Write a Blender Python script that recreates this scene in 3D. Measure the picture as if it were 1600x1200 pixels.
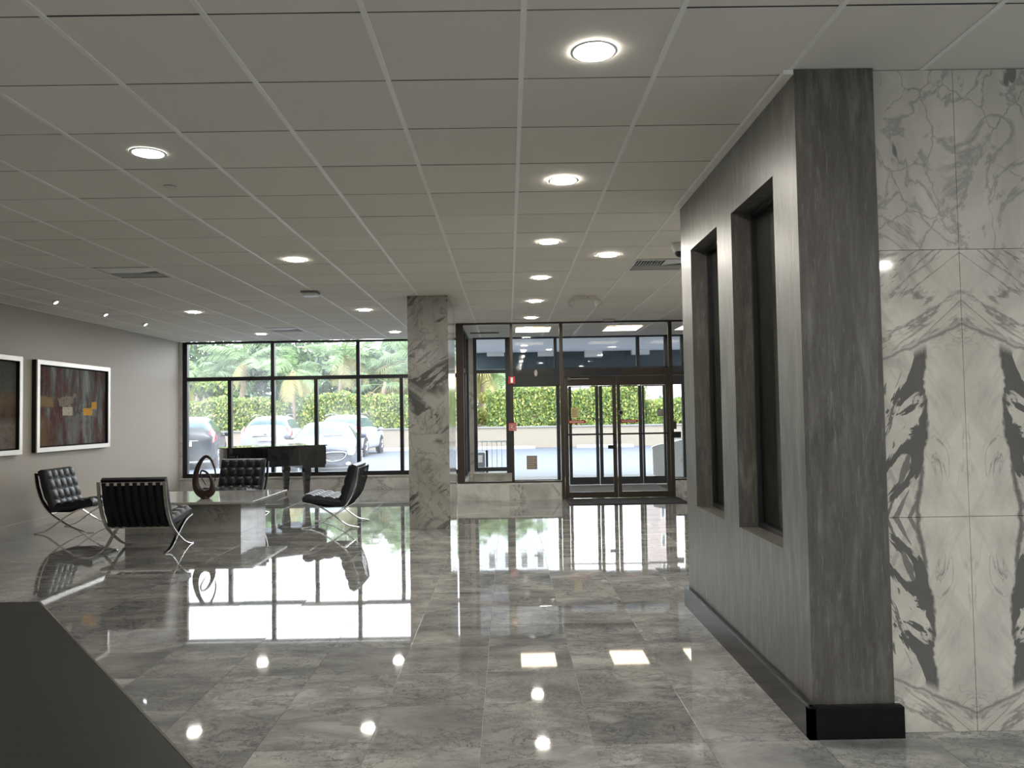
import bpy, math, random
from mathutils import Vector, Matrix
R_ = random.Random(7)
PI = math.pi
S = bpy.context.scene
for o in list(bpy.data.objects): bpy.data.objects.remove(o)
C = S.collection

# ------------------------------------------------------------ camera, world, exposure
CAMZ, CEIL = 1.4336, 2.9712
def camera():
    f, p, y, r = 1216.43, .0387, .0054, .0165
    F = Vector((math.sin(y)*math.cos(p), math.cos(y)*math.cos(p), math.sin(p)))
    rt = Vector((math.cos(y), -math.sin(y), 0)); up = rt.cross(F)
    Rr = rt*math.cos(r) - up*math.sin(r); Uu = up*math.cos(r) + rt*math.sin(r)
    cd = bpy.data.cameras.new('camera'); co = bpy.data.objects.new('camera', cd); C.objects.link(co)
    cd.sensor_width = 36; cd.lens = f/1600*36; cd.clip_start = .05; cd.clip_end = 500
    m = Matrix((( Rr.x, Uu.x, -F.x, 0), (Rr.y, Uu.y, -F.y, 0), (Rr.z, Uu.z, -F.z, CAMZ), (0, 0, 0, 1)))
    co.matrix_world = m; S.camera = co
camera()
w = bpy.data.worlds.new('overcast_sky'); S.world = w; w.use_nodes = True
nt = w.node_tree; bg = nt.nodes['Background']
tc = nt.nodes.new('ShaderNodeTexCoord'); sx = nt.nodes.new('ShaderNodeSeparateXYZ'); rp = nt.nodes.new('ShaderNodeValToRGB')
nt.links.new(tc.outputs['Generated'], sx.inputs[0]); nt.links.new(sx.outputs[2], rp.inputs[0]); nt.links.new(rp.outputs[0], bg.inputs[0])
rp.color_ramp.elements[0].position = 0; rp.color_ramp.elements[0].color = (.93, .96, 1, 1)
rp.color_ramp.elements[1].position = .9; rp.color_ramp.elements[1].color = (.80, .90, 1, 1)
bg.inputs[1].default_value = 2.85
sd = bpy.data.lights.new('sun', 'SUN'); so = bpy.data.objects.new('sun', sd); C.objects.link(so)
sd.energy = 1.2; sd.angle = math.radians(25); sd.color = (1, .96, .88)
so.rotation_euler = (math.radians(28), math.radians(18), 0)
vs = S.view_settings; vs.view_transform = 'Standard'; vs.look = 'None'; vs.gamma = 1; vs.use_curve_mapping = False
vs.exposure = 1.32
S.cycles.max_bounces = 10; S.cycles.diffuse_bounces = 6; S.cycles.glossy_bounces = 5; S.cycles.transparent_max_bounces = 24
S.cycles.sample_clamp_indirect = 6
LAMP = 125.0

# ------------------------------------------------------------ mesh builder
class MB:
    def __init__(s): s.v = []; s.f = []; s.m = []; s.cur = 0
    def add(s, vs, fs):
        n = len(s.v); s.v += [tuple(q) for q in vs]
        for f in fs: s.f.append(tuple(n+i for i in f)); s.m.append(s.cur)
        return s
    def box(s, x0, x1, y0, y1, z0, z1):
        v = [(x0,y0,z0),(x1,y0,z0),(x1,y1,z0),(x0,y1,z0),(x0,y0,z1),(x1,y0,z1),(x1,y1,z1),(x0,y1,z1)]
        return s.add(v, [(0,3,2,1),(4,5,6,7),(0,1,5,4),(1,2,6,5),(2,3,7,6),(3,0,4,7)])
    def cbox(s, x, y, z, a, b, c): return s.box(x-a/2, x+a/2, y-b/2, y+b/2, z-c/2, z+c/2)
    def bbox(s, x0, x1, y0, y1, z0, z1, e):      # box with a chamfered top
        v = [(x0,y0,z0),(x1,y0,z0),(x1,y1,z0),(x0,y1,z0),(x0,y0,z1-e),(x1,y0,z1-e),(x1,y1,z1-e),(x0,y1,z1-e),
             (x0+e,y0+e,z1),(x1-e,y0+e,z1),(x1-e,y1-e,z1),(x0+e,y1-e,z1)]
        return s.add(v, [(0,3,2,1),(8,9,10,11),(0,1,5,4),(1,2,6,5),(2,3,7,6),(3,0,4,7),(4,5,9,8),(5,6,10,9),(6,7,11,10),(7,4,8,11)])
    def prism(s, pts, z0, z1):                    # polygon in xy, ccw
        n = len(pts); v = [(a,b,z0) for a,b in pts]+[(a,b,z1) for a,b in pts]
        return s.add(v, [tuple(range(n-1,-1,-1)), tuple(range(n,2*n))]+[(i,(i+1)%n,n+(i+1)%n,n+i) for i in range(n)])
    def lathe(s, prof, cx=0, cy=0, cz=0, seg=24, axis='z', cap=True):
        v = []
        for r, h in prof:
            for i in range(seg):
                a = 2*PI*i/seg; p = (r*math.cos(a), r*math.sin(a), h)
                if axis == 'y': p = (p[0], p[2], -p[1])
                if axis == 'x': p = (p[2], p[0], p[1])
                v.append((p[0]+cx, p[1]+cy, p[2]+cz))
        n = len(prof)
        f = [(j*seg+i, j*seg+(i+1)%seg, (j+1)*seg+(i+1)%seg, (j+1)*seg+i) for j in range(n-1) for i in range(seg)]
        if cap: f += [tuple(range(seg-1,-1,-1)), tuple((n-1)*seg+i for i in range(seg))]
        return s.add(v, f)
    def tube(s, path, rad, seg=8, closed=False, rect=None, up=Vector((0,1,0)), cap=True):
        path = [Vector(p) for p in path]; n = len(path); v = []
        for i, p in enumerate(path):
            a = path[(i-1) % n] if (i or closed) else p; b = path[(i+1) % n] if (i < n-1 or closed) else p
            t = (b-a).normalized()
            u = up - t*up.dot(t)
            if u.length < 1e-3: u = Vector((1,0,0)) - t*t.x
            u.normalize(); w_ = t.cross(u)
            r = rad[i] if isinstance(rad, (list, tuple)) else rad
            if rect:
                k = [(-1,-1),(1,-1),(1,1),(-1,1)]
                v += [p+u*(rect[0]/2*c)+w_*(rect[1]/2*d) for c, d in k]
            else:
                for j in range(seg):
                    q = 2*PI*j/seg; rr = r if not isinstance(r, tuple) else None
                    if rr is None: v.append(p+u*(r[0]*math.cos(q))+w_*(r[1]*math.sin(q)))
                    else: v.append(p+u*(r*math.cos(q))+w_*(r*math.sin(q)))
        m = 4 if rect else seg
        f = [(i*m+j, i*m+(j+1)%m, ((i+1)%n)*m+(j+1)%m, ((i+1)%n)*m+j) for i in range(n if closed else n-1) for j in range(m)]
        if cap and not closed: f += [tuple(range(m-1,-1,-1)), tuple((n-1)*m+j for j in range(m))]
        return s.add(v, f)
    def ball(s, x, y, z, r, seg=10, rings=6, sz=1):
        return s.lathe([(r*math.sin(PI*k/rings)+1e-5, -r*sz*math.cos(PI*k/rings)) for k in range(rings+1)], x, y, z, seg)
    def rot(s, ang, ax='Z', about=(0,0,0)):
        M = Matrix.Rotation(ang, 3, ax); c = Vector(about)
        s.v = [tuple(M@(Vector(p)-c)+c) for p in s.v]; return s
    def move(s, d): s.v = [(a+d[0], b+d[1], c+d[2]) for a,b,c in s.v]; return s
    def mesh(s, name, mats, smooth=None):
        me = bpy.data.meshes.new(name); me.from_pydata(s.v, [], s.f)
        for m in (mats if isinstance(mats, (list, tuple)) else [mats]): me.materials.append(m)
        if isinstance(mats, (list, tuple)): me.polygons.foreach_set('material_index', s.m)
        if smooth:
            me.polygons.foreach_set('use_smooth', [True]*len(me.polygons)); me.set_sharp_from_angle(angle=math.radians(smooth))
        me.update(); return me
    def build(s, name, mats, parent=None, smooth=None, kind=None, label=None, loc=None):
        o = bpy.data.objects.new(name, s.mesh(name, mats, smooth)); C.objects.link(o)
        if parent: o.parent = parent
        if kind: o['kind'] = kind
        if label: o['label'] = label
        if loc: o.location = loc
        return o
def tag(o, label, cat, group=None):
    o['label'] = label; o['category'] = cat
    if group: o['group'] = group
    return o
def thing(name, label, cat, loc=(0,0,0), rz=0, group=None):
    o = bpy.data.objects.new(name, None); C.objects.link(o); o.location = loc; o.rotation_euler = (0,0,rz); o.empty_display_size = .1
    return tag(o, label, cat, group)
def dup(root, loc=None, rz=None, label=None, parent=None):
    r = root.copy(); C.objects.link(r); r.parent = parent
    if loc is not None: r.location = loc
    if rz is not None: r.rotation_euler = (0,0,rz)
    if label: r['label'] = label
    for ch in [c for c in root.children]: dup(ch, parent=r)
    return r
def struct(name, mb, mat, **k): return mb.build(name, mat, kind='structure', **k)

# ------------------------------------------------------------ materials
class Mt:
    def __init__(s, name):
        s.m = bpy.data.materials.new(name); s.m.use_nodes = True; s.t = s.m.node_tree
        s.b = s.t.nodes['Principled BSDF']; s.out = s.t.nodes['Material Output']; s._c = None
    def n(s, ty, **k):
        q = s.t.nodes.new(ty)
        for a, b in k.items(): setattr(q, a, b)
        return q
    def put(s, sock, v):
        if hasattr(v, 'is_output'): s.t.links.new(v, sock)
        else: sock.default_value = v
    def co(s):
        if not s._c: s._c = s.n('ShaderNodeTexCoord').outputs['Object']
        return s._c
    def mp(s, v=None, scale=(1,1,1), rot=(0,0,0), loc=(0,0,0)):
        q = s.n('ShaderNodeMapping'); s.put(q.inputs[0], v or s.co()); q.inputs[3].default_value = scale; q.inputs[2].default_value = rot; q.inputs[1].default_value = loc
        return q.outputs[0]
    def noise(s, v=None, sc=5, det=4, rough=.55, dist=0):
        q = s.n('ShaderNodeTexNoise'); s.put(q.inputs['Vector'], v or s.co()); q.inputs['Scale'].default_value = sc; q.inputs['Detail'].default_value = det
        q.inputs['Roughness'].default_value = rough; q.inputs['Distortion'].default_value = dist
        s.last = q; return q.outputs[0]
    def math(s, op, a, b=0.0, c=None, clamp=False):
        q = s.n('ShaderNodeMath', operation=op, use_clamp=clamp); s.put(q.inputs[0], a); s.put(q.inputs[1], b)
        if c is not None: s.put(q.inputs[2], c)
        return q.outputs[0]
    def ramp(s, f, *st):
        q = s.n('ShaderNodeValToRGB'); s.put(q.inputs[0], f); e = q.color_ramp.elements
        while len(e) < len(st): e.new(.5)
        for i, (p, c) in enumerate(st):
            e[i].position = p; e[i].color = (c, c, c, 1) if isinstance(c, (int, float)) else (*c, 1)
        return q.outputs[0]
    def mix(s, f, a, b, mode='MIX'):
        q = s.n('ShaderNodeMix', data_type='RGBA', blend_type=mode); s.put(q.inputs[0], f)
        for i, v in ((6, a), (7, b)): s.put(q.inputs[i], v if hasattr(v, 'is_output') else (*v, 1) if len(v) == 3 else v)
        return q.outputs[2]
    def sep(s, v=None):
        q = s.n('ShaderNodeSeparateXYZ'); s.put(q.inputs[0], v or s.co()); return q.outputs
    def comb(s, x, y, z):
        q = s.n('ShaderNodeCombineXYZ'); s.put(q.inputs[0], x); s.put(q.inputs[1], y); s.put(q.inputs[2], z); return q.outputs[0]
    def vadd(s, a, b):
        q = s.n('ShaderNodeVectorMath', operation='ADD'); s.put(q.inputs[0], a); s.put(q.inputs[1], b); return q.outputs[0]
    def sm(s, x, lo, hi, a=0.0, b=1.0):
        q = s.n('ShaderNodeMapRange', interpolation_type='SMOOTHSTEP'); s.put(q.inputs[0], x)
        for i, v in enumerate((lo, hi, a, b)): q.inputs[1+i].default_value = v
        return q.outputs[0]
    def bump(s, h, st=.2, d=.01):
        q = s.n('ShaderNodeBump'); q.inputs['Strength'].default_value = st; q.inputs['Distance'].default_value = d; s.put(q.inputs['Height'], h)
        s.put(s.b.inputs['Normal'], q.outputs[0])
    def fin(s, col=None, rough=None, metal=None, spec=None, coat=None, emit=None, es=None):
        I = s.b.inputs
        if col is not None: s.put(I['Base Color'], col if hasattr(col, 'is_output') else (*col, 1))
        if rough is not None: s.put(I['Roughness'], rough)
        if metal is not None: I['Metallic'].default_value = metal
        if spec is not None: I['Specular IOR Level'].default_value = spec
        if coat is not None: I['Coat Weight'].default_value = coat; I['Coat Roughness'].default_value = .03
        if emit is not None: I['Emission Color'].default_value = (*emit, 1); I['Emission Strength'].default_value = es
        return s.m
def plain(name, col, rough=.5, metal=0, spec=None, coat=None, var=.06, sc=6, bump=0):
    m = Mt(name); n = m.noise(sc=sc, det=3)
    c = m.mix(n, tuple(x*(1-var) for x in col), tuple(min(1, x*(1+var)) for x in col))
    if bump: m.bump(m.noise(sc=sc*20, det=2), bump, .002)
    return m.fin(c, rough, metal, spec, coat)
def rand_off(m, k=37.0):
    """a random offset per tile or slab, so that no two carry the same veins"""
    oi = m.n('ShaderNodeObjectInfo').outputs['Random']; ge = m.n('ShaderNodeNewGeometry').outputs['Random Per Island']
    r = m.math('ADD', oi, ge); return m.comb(m.math('MULTIPLY', r, k), m.math('MULTIPLY', r, k*1.7), m.math('MULTIPLY', r, 5.0)), r
def ridge(m, v, sc, w, det=5, dist=.6, rough=.6):
    n = m.noise(v, sc, det, rough, dist); return m.ramp(m.math('ABSOLUTE', m.math('SUBTRACT', n, .5)), (0, 1.0), (w, 0.0))
def floor_marble():
    m = Mt('polished grey marble'); off, r = rand_off(m); v = m.vadd(m.co(), off)
    vr = m.mp(v, (1, 1.9, 1), (0, 0, .35))
    cl = m.noise(vr, 1.6, 6, .62, .8); c = m.ramp(cl, (.30, (.135,.138,.139)), (.46, (.245,.245,.236)), (.67, (.41,.405,.38)))
    sh = m.math('FRACT', m.math('MULTIPLY', r, 7.31)); tint = m.ramp(sh, (0, .80), (1, 1.08)); c = m.mix(1.0, c, tint, 'MULTIPLY')
    veins = m.math('MULTIPLY', ridge(m, vr, 2.4, .035, 7), m.sm(m.noise(v, 1.1, 2), .40, .62)); c = m.mix(m.math('MULTIPLY', veins, .6), c, (.11,.115,.12))
    v2 = m.math('MULTIPLY', ridge(m, m.mp(v, (1, 3, 1), (0,0,-.3)), 5, .03, 6, 1.2), m.sm(m.noise(v, 2.3, 2), .5, .7)); c = m.mix(m.math('MULTIPLY', v2, .6), c, (.09,.095,.10))
    sp = m.sm(m.noise(m.mp(v, (1,2.6,1), (0,0,.5)), 16, 4, .7, 1.0), .66, .74); c = m.mix(m.math('MULTIPLY', sp, .55), c, (.12,.12,.12))
    w1 = m.vadd(v, m.comb(m.math('MULTIPLY', m.noise(v, 5, 4), .16), m.math('MULTIPLY', m.noise(m.vadd(v, (3, 7, 0)), 5, 4), .16), 0.0))
    v3 = m.math('MULTIPLY', ridge(m, m.mp(w1, (1,1.7,1), (0,0,.5)), 7.0, .020, 7, .5, .68), m.sm(m.noise(v, 1.5, 3), .40, .56)); c = m.mix(m.math('MULTIPLY', v3, .8), c, (.05,.053,.056))
    v4 = m.math('MULTIPLY', ridge(m, m.mp(w1, (1.5,1,1), (0,0,-.6)), 12.0, .018, 6, .4, .7), m.sm(m.noise(m.vadd(v, (9, 2, 0)), 2.0, 3), .45, .62)); c = m.mix(m.math('MULTIPLY', v4, .65), c, (.07,.072,.075))
    return m.fin(c, .03, spec=.58)
def light_marble(name='pale veined marble', k=1.0, rough=.12):
    m = Mt(name); off, r = rand_off(m, 11); v = m.vadd(m.co(), off); q = m.mp(v, (1,1,1), (.5,.7,.4))
    c = m.ramp(m.noise(q, 1.6, 5, .6, .8), (.3, (.40*k,.40*k,.38*k)), (.6, (.66*k,.65*k,.61*k)))
    vn = m.math('MULTIPLY', ridge(m, q, 1.9, .03, 6, 1.2), m.sm(m.noise(v, 1.3, 2), .42, .6)); c = m.mix(m.math('MULTIPLY', vn, .7), c, (.14,.14,.14))
    return m.fin(c, rough, spec=.5)
def column_marble():
    m = Mt('dark veined column marble'); off, r = rand_off(m, 9); v = m.vadd(m.co(), off); q = m.mp(v, (1, 1, .62), (.35, .75, .2))
    c = m.ramp(m.noise(q, 1.9, 5, .6, 1.0), (.25, (.22,.217,.20)), (.5, (.36,.355,.325)))
    msk = m.sm(m.noise(q, 1.5, 2, .5, .6), .47, .60)
    stk = m.noise(m.mp(m.mp(v, rot=(0, -.95, 0)), (5.5, 1, 1.7)), 1.0, 6, .62, 1.3); stn = m.noise(m.mp(m.mp(v, rot=(0, -.8, 0)), (15, 1, 2.6)), 1.0, 5, .6, 1.0)
    msk2 = m.sm(m.noise(v, 1.5, 3, .55, .8), .46, .56)
    big = m.math('MULTIPLY', m.math('MAXIMUM', m.sm(stk, .53, .565), m.sm(stn, .56, .60, 0, .8)), msk2); c = m.mix(m.math('MULTIPLY', big, .9), c, (.055,.057,.054))
    fine = ridge(m, q, 3.6, .022, 6, 1.4); c = m.mix(m.math('MULTIPLY', fine, .6), c, (.12,.125,.125))
    return m.fin(c, .14, spec=.5)
def book_marble():
    """book-matched slabs: the veins mirror about the joints x=2.05 and z=.944"""
    m = Mt('bookmatched white marble'); x, y, z = m.sep()
    u = m.math('PINGPONG', m.math('ADD', x, 19.25-.0), .9)      # slab width .9, a joint at 2.05
    u = m.math('PINGPONG', m.math('SUBTRACT', x, 2.05), .9); v = m.math('ABSOLUTE', m.math('SUBTRACT', z, .944))
    P = m.comb(u, 0.0, v)
    nb = m.math('SUBTRACT', m.noise(P, 2.2, 5, .6, .3), .5)
    base = m.ramp(m.noise(m.mp(P, (1,1,.6), (0,.5,0)), 2.6, 5, .6, .9), (.32, (.50,.48,.42)), (.6, (.72,.69,.61)))
    nj = m.math('SUBTRACT', m.noise(P, 9, 4, .65, .4), .5)
    inner = m.math('ADD', m.math('ADD', m.sm(v, .0, .5, .225, .165), m.math('MULTIPLY', nb, .13)), m.math('MULTIPLY', nj, .05))
    d = m.math('SUBTRACT', u, inner)
    band = m.math('MULTIPLY', m.sm(d, -.004, .006), m.sm(d, .22, .5, 1, 0))
    below = m.sm(m.math('ADD', v, m.math('MULTIPLY', u, .42)), .80, .865, 1, 0); band = m.math('MULTIPLY', band, below)
    st = m.noise(m.mp(P, (3.0, 1, .85), (0, .62, 0)), 3.4, 4, .6, .9)
    st3 = m.noise(m.mp(m.mp(P, rot=(0, .52, 0)), (9, 1, 2.4)), 1.0, 5, .62, 1.2); stA = m.noise(m.mp(m.mp(P, rot=(0, .44, 0)), (24, 1, 3.5)), 1.0, 4, .6, .8)
    blobs = m.math('MULTIPLY', m.math('MAXIMUM', m.sm(st3, .535, .565), m.sm(stA, .56, .60, 0, .85)), band)
    edge = m.math('MULTIPLY', m.sm(m.math('ABSOLUTE', m.math('SUBTRACT', d, .012)), .003, .022, 1, 0), below)
    dark = m.math('MAXIMUM', m.math('MULTIPLY', blobs, .9), m.math('MULTIPLY', edge, .8))
    arc = m.math('ABSOLUTE', m.math('SUBTRACT', m.math('ADD', v, m.math('MULTIPLY', nj, .05)), m.math('SUBTRACT', .86, m.math('MULTIPLY', u, .42))))
    arcs = m.sm(arc, .0, .016, 1, 0)
    upd = m.mp(m.mp(P, rot=(0, .95, 0)), (8.5, 1, 1.7)); upm = m.sm(m.math('ADD', v, m.math('MULTIPLY', u, .42)), .84, .9)
    up = m.math('MULTIPLY', m.math('MAXIMUM', ridge(m, upd, .8, .045, 6, .8, .65), m.sm(m.noise(upd, 1.3, 5, .65, .9), .60, .66)), upm)
    dark = m.math('MAXIMUM', dark, m.math('MULTIPLY', m.math('MAXIMUM', arcs, up), .62))
    inn = m.math('MULTIPLY', m.sm(d, -.03, .0, 1, 0), m.math('SUBTRACT', 1.0, upm))
    soft = m.math('MULTIPLY', m.sm(m.noise(m.mp(m.mp(P, rot=(0, -.55, 0)), (5, 1, 1.4)), 1.6, 5, .65, .8), .46, .74), .42)
    thin = m.math('MULTIPLY', m.math('MULTIPLY', ridge(m, m.mp(P, (1.6,1,.5)), 5.5, .018, 6, 1.2), m.sm(m.noise(P, 2.6, 2), .44, .56)), .5)
    soft = m.math('MAXIMUM', soft, m.math('MULTIPLY', thin, inn))
    low = m.mix(m.math('MAXIMUM', dark, soft), base, (.08,.08,.08))
    # upper row: crackled veins with a few dark inclusions, not mirrored
    Q = m.mp(m.co(), (1,1,.8), (0,.1,0))
    dv = m.vadd(Q, m.comb(m.math('MULTIPLY', nb, .35), 0.0, m.math('MULTIPLY', m.math('SUBTRACT', m.noise(Q, 4, 4), .5), .3)))
    vo = m.n('ShaderNodeTexVoronoi', feature='DISTANCE_TO_EDGE'); m.put(vo.inputs['Vector'], dv); vo.inputs['Scale'].default_value = 4.2
    ln = m.sm(vo.outputs[0], .0, .022, .5, 0); ln = m.math('MULTIPLY', ln, m.sm(m.noise(Q, 3, 2), .40, .55))
    ln2 = m.math('MULTIPLY', ridge(m, Q, 3.2, .03, 7, 1.0), .5)
    inc = m.math('MULTIPLY', m.sm(m.noise(m.mp(Q, (1.5,1,.8)), 3.3, 3, .55, .8), .635, .66), .85)
    top = m.mix(m.math('MAXIMUM', m.math('MAXIMUM', ln, ln2), inc), m.mix(.25, base, (.4,.39,.36)), (.15,.155,.16))
    c = m.mix(m.math('GREATER_THAN', z, 2.145), low, top)
    return m.fin(c, .06, spec=.5)
def plaster():
    m = Mt('trowelled grey plaster'); v = m.mp(scale=(5, 5, .8))
    a = m.noise(v, 3.2, 7, .7, .5); b = m.noise(sc=1.3, det=3); f = m.noise(m.mp(scale=(16,16,1.3)), 4.5, 6, .75, .4); sp = m.noise(m.mp(scale=(9,9,2.2)), 5.5, 6, .8, .6)
    c = m.ramp(a, (.28, (.038,.035,.028)), (.5, (.088,.083,.072)), (.74, (.20,.195,.178)))
    c = m.mix(m.math('MULTIPLY', m.sm(b, .35, .65), .45), c, (.085,.077,.066)); c = m.mix(m.math('MULTIPLY', m.sm(f, .54, .68), .55), c, (.24,.235,.22)); c = m.mix(m.math('MULTIPLY', m.sm(sp, .56, .64), .35), c, (.035,.030,.024))
    m.bump(m.math('ADD', m.noise(v, 8, 5, .7), f), .18, .006); return m.fin(c, .34, spec=.8)
def glassy(name, tint=(1,1,1), refl=1.0, veil=.0):
    m = Mt(name); m.t.nodes.remove(m.b)
    tr = m.n('ShaderNodeBsdfTransparent'); tr.inputs[0].default_value = (*tint, 1); gl = m.n('ShaderNodeBsdfGlossy'); gl.inputs['Roughness'].default_value = .02
    fr = m.n('ShaderNodeFresnel'); fr.inputs[0].default_value = 1.35
    mx = m.n('ShaderNodeMixShader'); m.put(mx.inputs[0], m.math('MULTIPLY', fr.outputs[0], refl)); m.put(mx.inputs[1], tr.outputs[0]); m.put(mx.inputs[2], gl.outputs[0])
    res = mx
    if veil:
        df = m.n('ShaderNodeBsdfTranslucent'); df.inputs[0].default_value = (.95,.97,1,1); d2 = m.n('ShaderNodeMixShader')  # milky share mixed into the glass to imitate veiling glare
        m.put(d2.inputs[0], m.math('MULTIPLY', m.sm(m.noise(sc=1.4, det=3), .2, .8), veil)); m.put(d2.inputs[1], mx.outputs[0]); m.put(d2.inputs[2], df.outputs[0]); res = d2
    m.put(m.out.inputs[0], res.outputs[0]); return m.m
def emis(name, col, st):
    m = Mt(name); return m.fin((.8,.8,.8), .5, emit=col, es=st)
def leaf(name, a, b, sc=2.0, trans=.35):
    m = Mt(name); ge = m.n('ShaderNodeNewGeometry').outputs['Random Per Island']; n = m.noise(sc=sc, det=3)
    c = m.mix(m.math('ADD', m.math('MULTIPLY', ge, .6), m.math('MULTIPLY', n, .4)), a, b)
    m.fin(c, .45, spec=.4); t = m.n('ShaderNodeBsdfTranslucent'); m.put(t.inputs[0], c); mx = m.n('ShaderNodeMixShader'); mx.inputs[0].default_value = trans
    m.put(mx.inputs[1], m.b.outputs[0]); m.put(mx.inputs[2], t.outputs[0]); m.put(m.out.inputs[0], mx.outputs[0]); return m.m
def acoustic():
    m = Mt('acoustic ceiling tile'); n = m.noise(sc=160, det=2); oi = m.n('ShaderNodeObjectInfo').outputs['Random']
    c = m.mix(oi, (.77,.745,.68), (.82,.795,.73)); m.bump(n, .15, .002); return m.fin(c, .9, spec=.1)

M = dict(floor=floor_marble(), ledge=light_marble(), table=light_marble('table marble', .66, .1), column=column_marble(), book=book_marble(), plaster=plaster(),
    tile=acoustic(), rail=plain('white painted grid', (.88,.88,.84), .4), void=plain('plenum shade', (.05,.05,.05), .9),
    grout=plain('pale grout', (.42,.42,.40), .7), taupe=plain('taupe wall paint', (.44,.40,.345), .55, sc=2, var=.03), rearpaint=plain('warm grey paint', (.42,.40,.36), .7),
    black=plain('black aluminium', (.012,.012,.014), .35), bronze=plain('dark bronze aluminium', (.055,.043,.032), .38, metal=.3), navy=plain('blue grey aluminium', (.03,.037,.045), .4),
    glass=glassy('window glass', (.985,.99,.99), .9, .035), dglass=glassy('smoked glass', (.84,.88,.86), .9), clear=glassy('storefront glass', (.985,.992,.99), .75),
    base=plain('black baseboard lacquer', (.006,.006,.007), .22, spec=.3), chrome=plain('polished steel', (.68,.67,.64), .14, metal=1, var=.02), leather=plain('black leather', (.006,.007,.012), .36, sc=30, bump=.25),
    strap=plain('black strap leather', (.006,.006,.008), .85), piano=plain('black piano lacquer', (.006,.006,.008), .06, coat=1), brass=plain('brass', (.7,.5,.2), .25, metal=1), ivory=plain('ivory keys', (.75,.73,.66), .3),
    wood=plain('dark carved wood', (.035,.015,.012), .35, sc=14, var=.4), silver=plain('brushed silver frame', (.72,.69,.64), .38, metal=.55), matblack=plain('matte black', (.01,.01,.01), .7), mat=plain('charcoal entrance mat', (.016,.015,.015), .95, sc=60, var=.4, bump=.6),
    mat2=plain('grey vestibule mat', (.09,.09,.088), .95, sc=60, var=.3, bump=.6), desk=None, lamp=emis('lit lens', (1,.95,.86), LAMP), lampcool=emis('cool lens', (.86,.92,1), 6), panel=emis('warm panel', (1,.80,.60), 3.0), white=plain('white enamel', (.75,.75,.73), .35),
    plastic=plain('off white plastic', (.62,.61,.57), .5), grey=plain('grey plastic', (.2,.2,.2), .5), red=plain('red plastic', (.45,.02,.025), .4), vent=plain('vent metal', (.62,.63,.63), .35, metal=.1), dark=plain('dark cavity', (.02,.02,.02), .9),
    yellow=plain('yellow paper', (.6,.5,.2), .8), brown=plain('tan sticker', (.45,.34,.28), .8), asphalt=plain('pale asphalt', (.088,.098,.13), .6, sc=1.2, var=.08, spec=.35), walk=plain('concrete walk', (.22,.22,.215), .8, sc=3, var=.06),
    stucco=plain('cream stucco', (.26,.225,.185), .9, sc=3, bump=.3), kerb=plain('white kerb paint', (.4,.4,.39), .7), teal=plain('slate blue fascia', (.045,.07,.085), .5, var=.1), soffit=plain('white soffit', (.7,.71,.70), .8),
    hleaf=leaf('bright hedge leaf', (.10,.165,.04), (.40,.47,.11)), hleaf2=leaf('deep hedge leaf', (.05,.10,.04), (.18,.26,.09)), hleaf3=leaf('yellowing hedge leaf', (.35,.33,.10), (.62,.56,.22)),
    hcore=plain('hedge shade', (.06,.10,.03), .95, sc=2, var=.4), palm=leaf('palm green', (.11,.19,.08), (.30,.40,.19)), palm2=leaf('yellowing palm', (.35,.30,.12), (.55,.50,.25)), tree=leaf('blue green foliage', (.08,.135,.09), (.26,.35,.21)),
    trunk=plain('palm trunk', (.36,.28,.22), .9, sc=9, var=.25), bldg=plain('pale render', (.55,.56,.60), .9), bldg2=plain('pink brown render', (.42,.34,.34), .9), bwin=plain('dark window', (.08,.09,.11), .2),
    tyre=plain('tyre rubber', (.02,.02,.02), .8), rim=plain('wheel alloy', (.5,.5,.52), .3, metal=1), cglass=plain('car window', (.035,.07,.075), .12, spec=.5), cardark=plain('charcoal car paint', (.02,.025,.03), .3), carwhite=plain('white car paint', (.30,.30,.32), .35),
    cargrey=plain('grey car paint', (.085,.09,.115), .3), trimdk=plain('black car trim', (.015,.015,.017), .4), lampred=plain('red tail lamp', (.55,.01,.03), .15, coat=1), lampclr=plain('clear headlamp', (.7,.74,.74), .1, coat=1), plate=plain('number plate', (.6,.6,.55), .5), bin=plain('metal bin', (.22,.23,.24), .4, metal=.4))
def deskmat():
    m = Mt('black brushed laminate'); n = m.noise(m.mp(scale=(2, 26, 26), rot=(0,0,.2)), 4, 4, .6); m.bump(n, .08, .002)
    return m.fin(m.ramp(n, (.3, (.010,.010,.0095)), (.7, (.018,.018,.017))), .42, spec=.25)
M['desk'] = deskmat()
M['winglass'] = glassy('lounge window glass', (.985,.99,.99), .9, .075)

# ------------------------------------------------------------ floor
XL, XR, YB, YW, ZC = -6.5, 6.0, -3.0, 15.5, CEIL
floor = struct('floor', MB().box(XL-.1, XR+.1, YB-.1, YW+.1, -.06, -.0035), M['grout'])
TX, TY, FX0, FY0 = .4879, .489, -.1421, 3.4197
def project_size(x, y, z, s):
    """rough size in pixels, 0 when outside the photograph"""
    if y < .8: return 0
    u = 800+1216*x/y; v = 647-1216*(z-CAMZ)/y; e = 1216*s/y
    if u < -e or u > 1600+e or v < -e or v > 1200+e: return 0
    return e*e/y
cells = []
for i in range(-14, 14):
    for j in range(-14, 26):
        x0 = max(FX0+i*TX, XL); x1 = min(FX0+(i+1)*TX, XR); y0 = max(FY0+j*TY, YB); y1 = min(FY0+(j+1)*TY, YW)
        if x1-x0 < .02 or y1-y0 < .02: continue
        hid = (x0 > 1.3 and y0 > 3.9 and x0/y0 > .235) or (x1 < -1.45 and y1 < 2.9 and x1/y1 < -.6)
        cells.append((0 if hid else project_size((x0+x1)/2, (y0+y1)/2, 0, TX), x0, x1, y0, y1))
cells.sort(key=lambda c: -c[0])
shared = {}
rest = MB()
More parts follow.
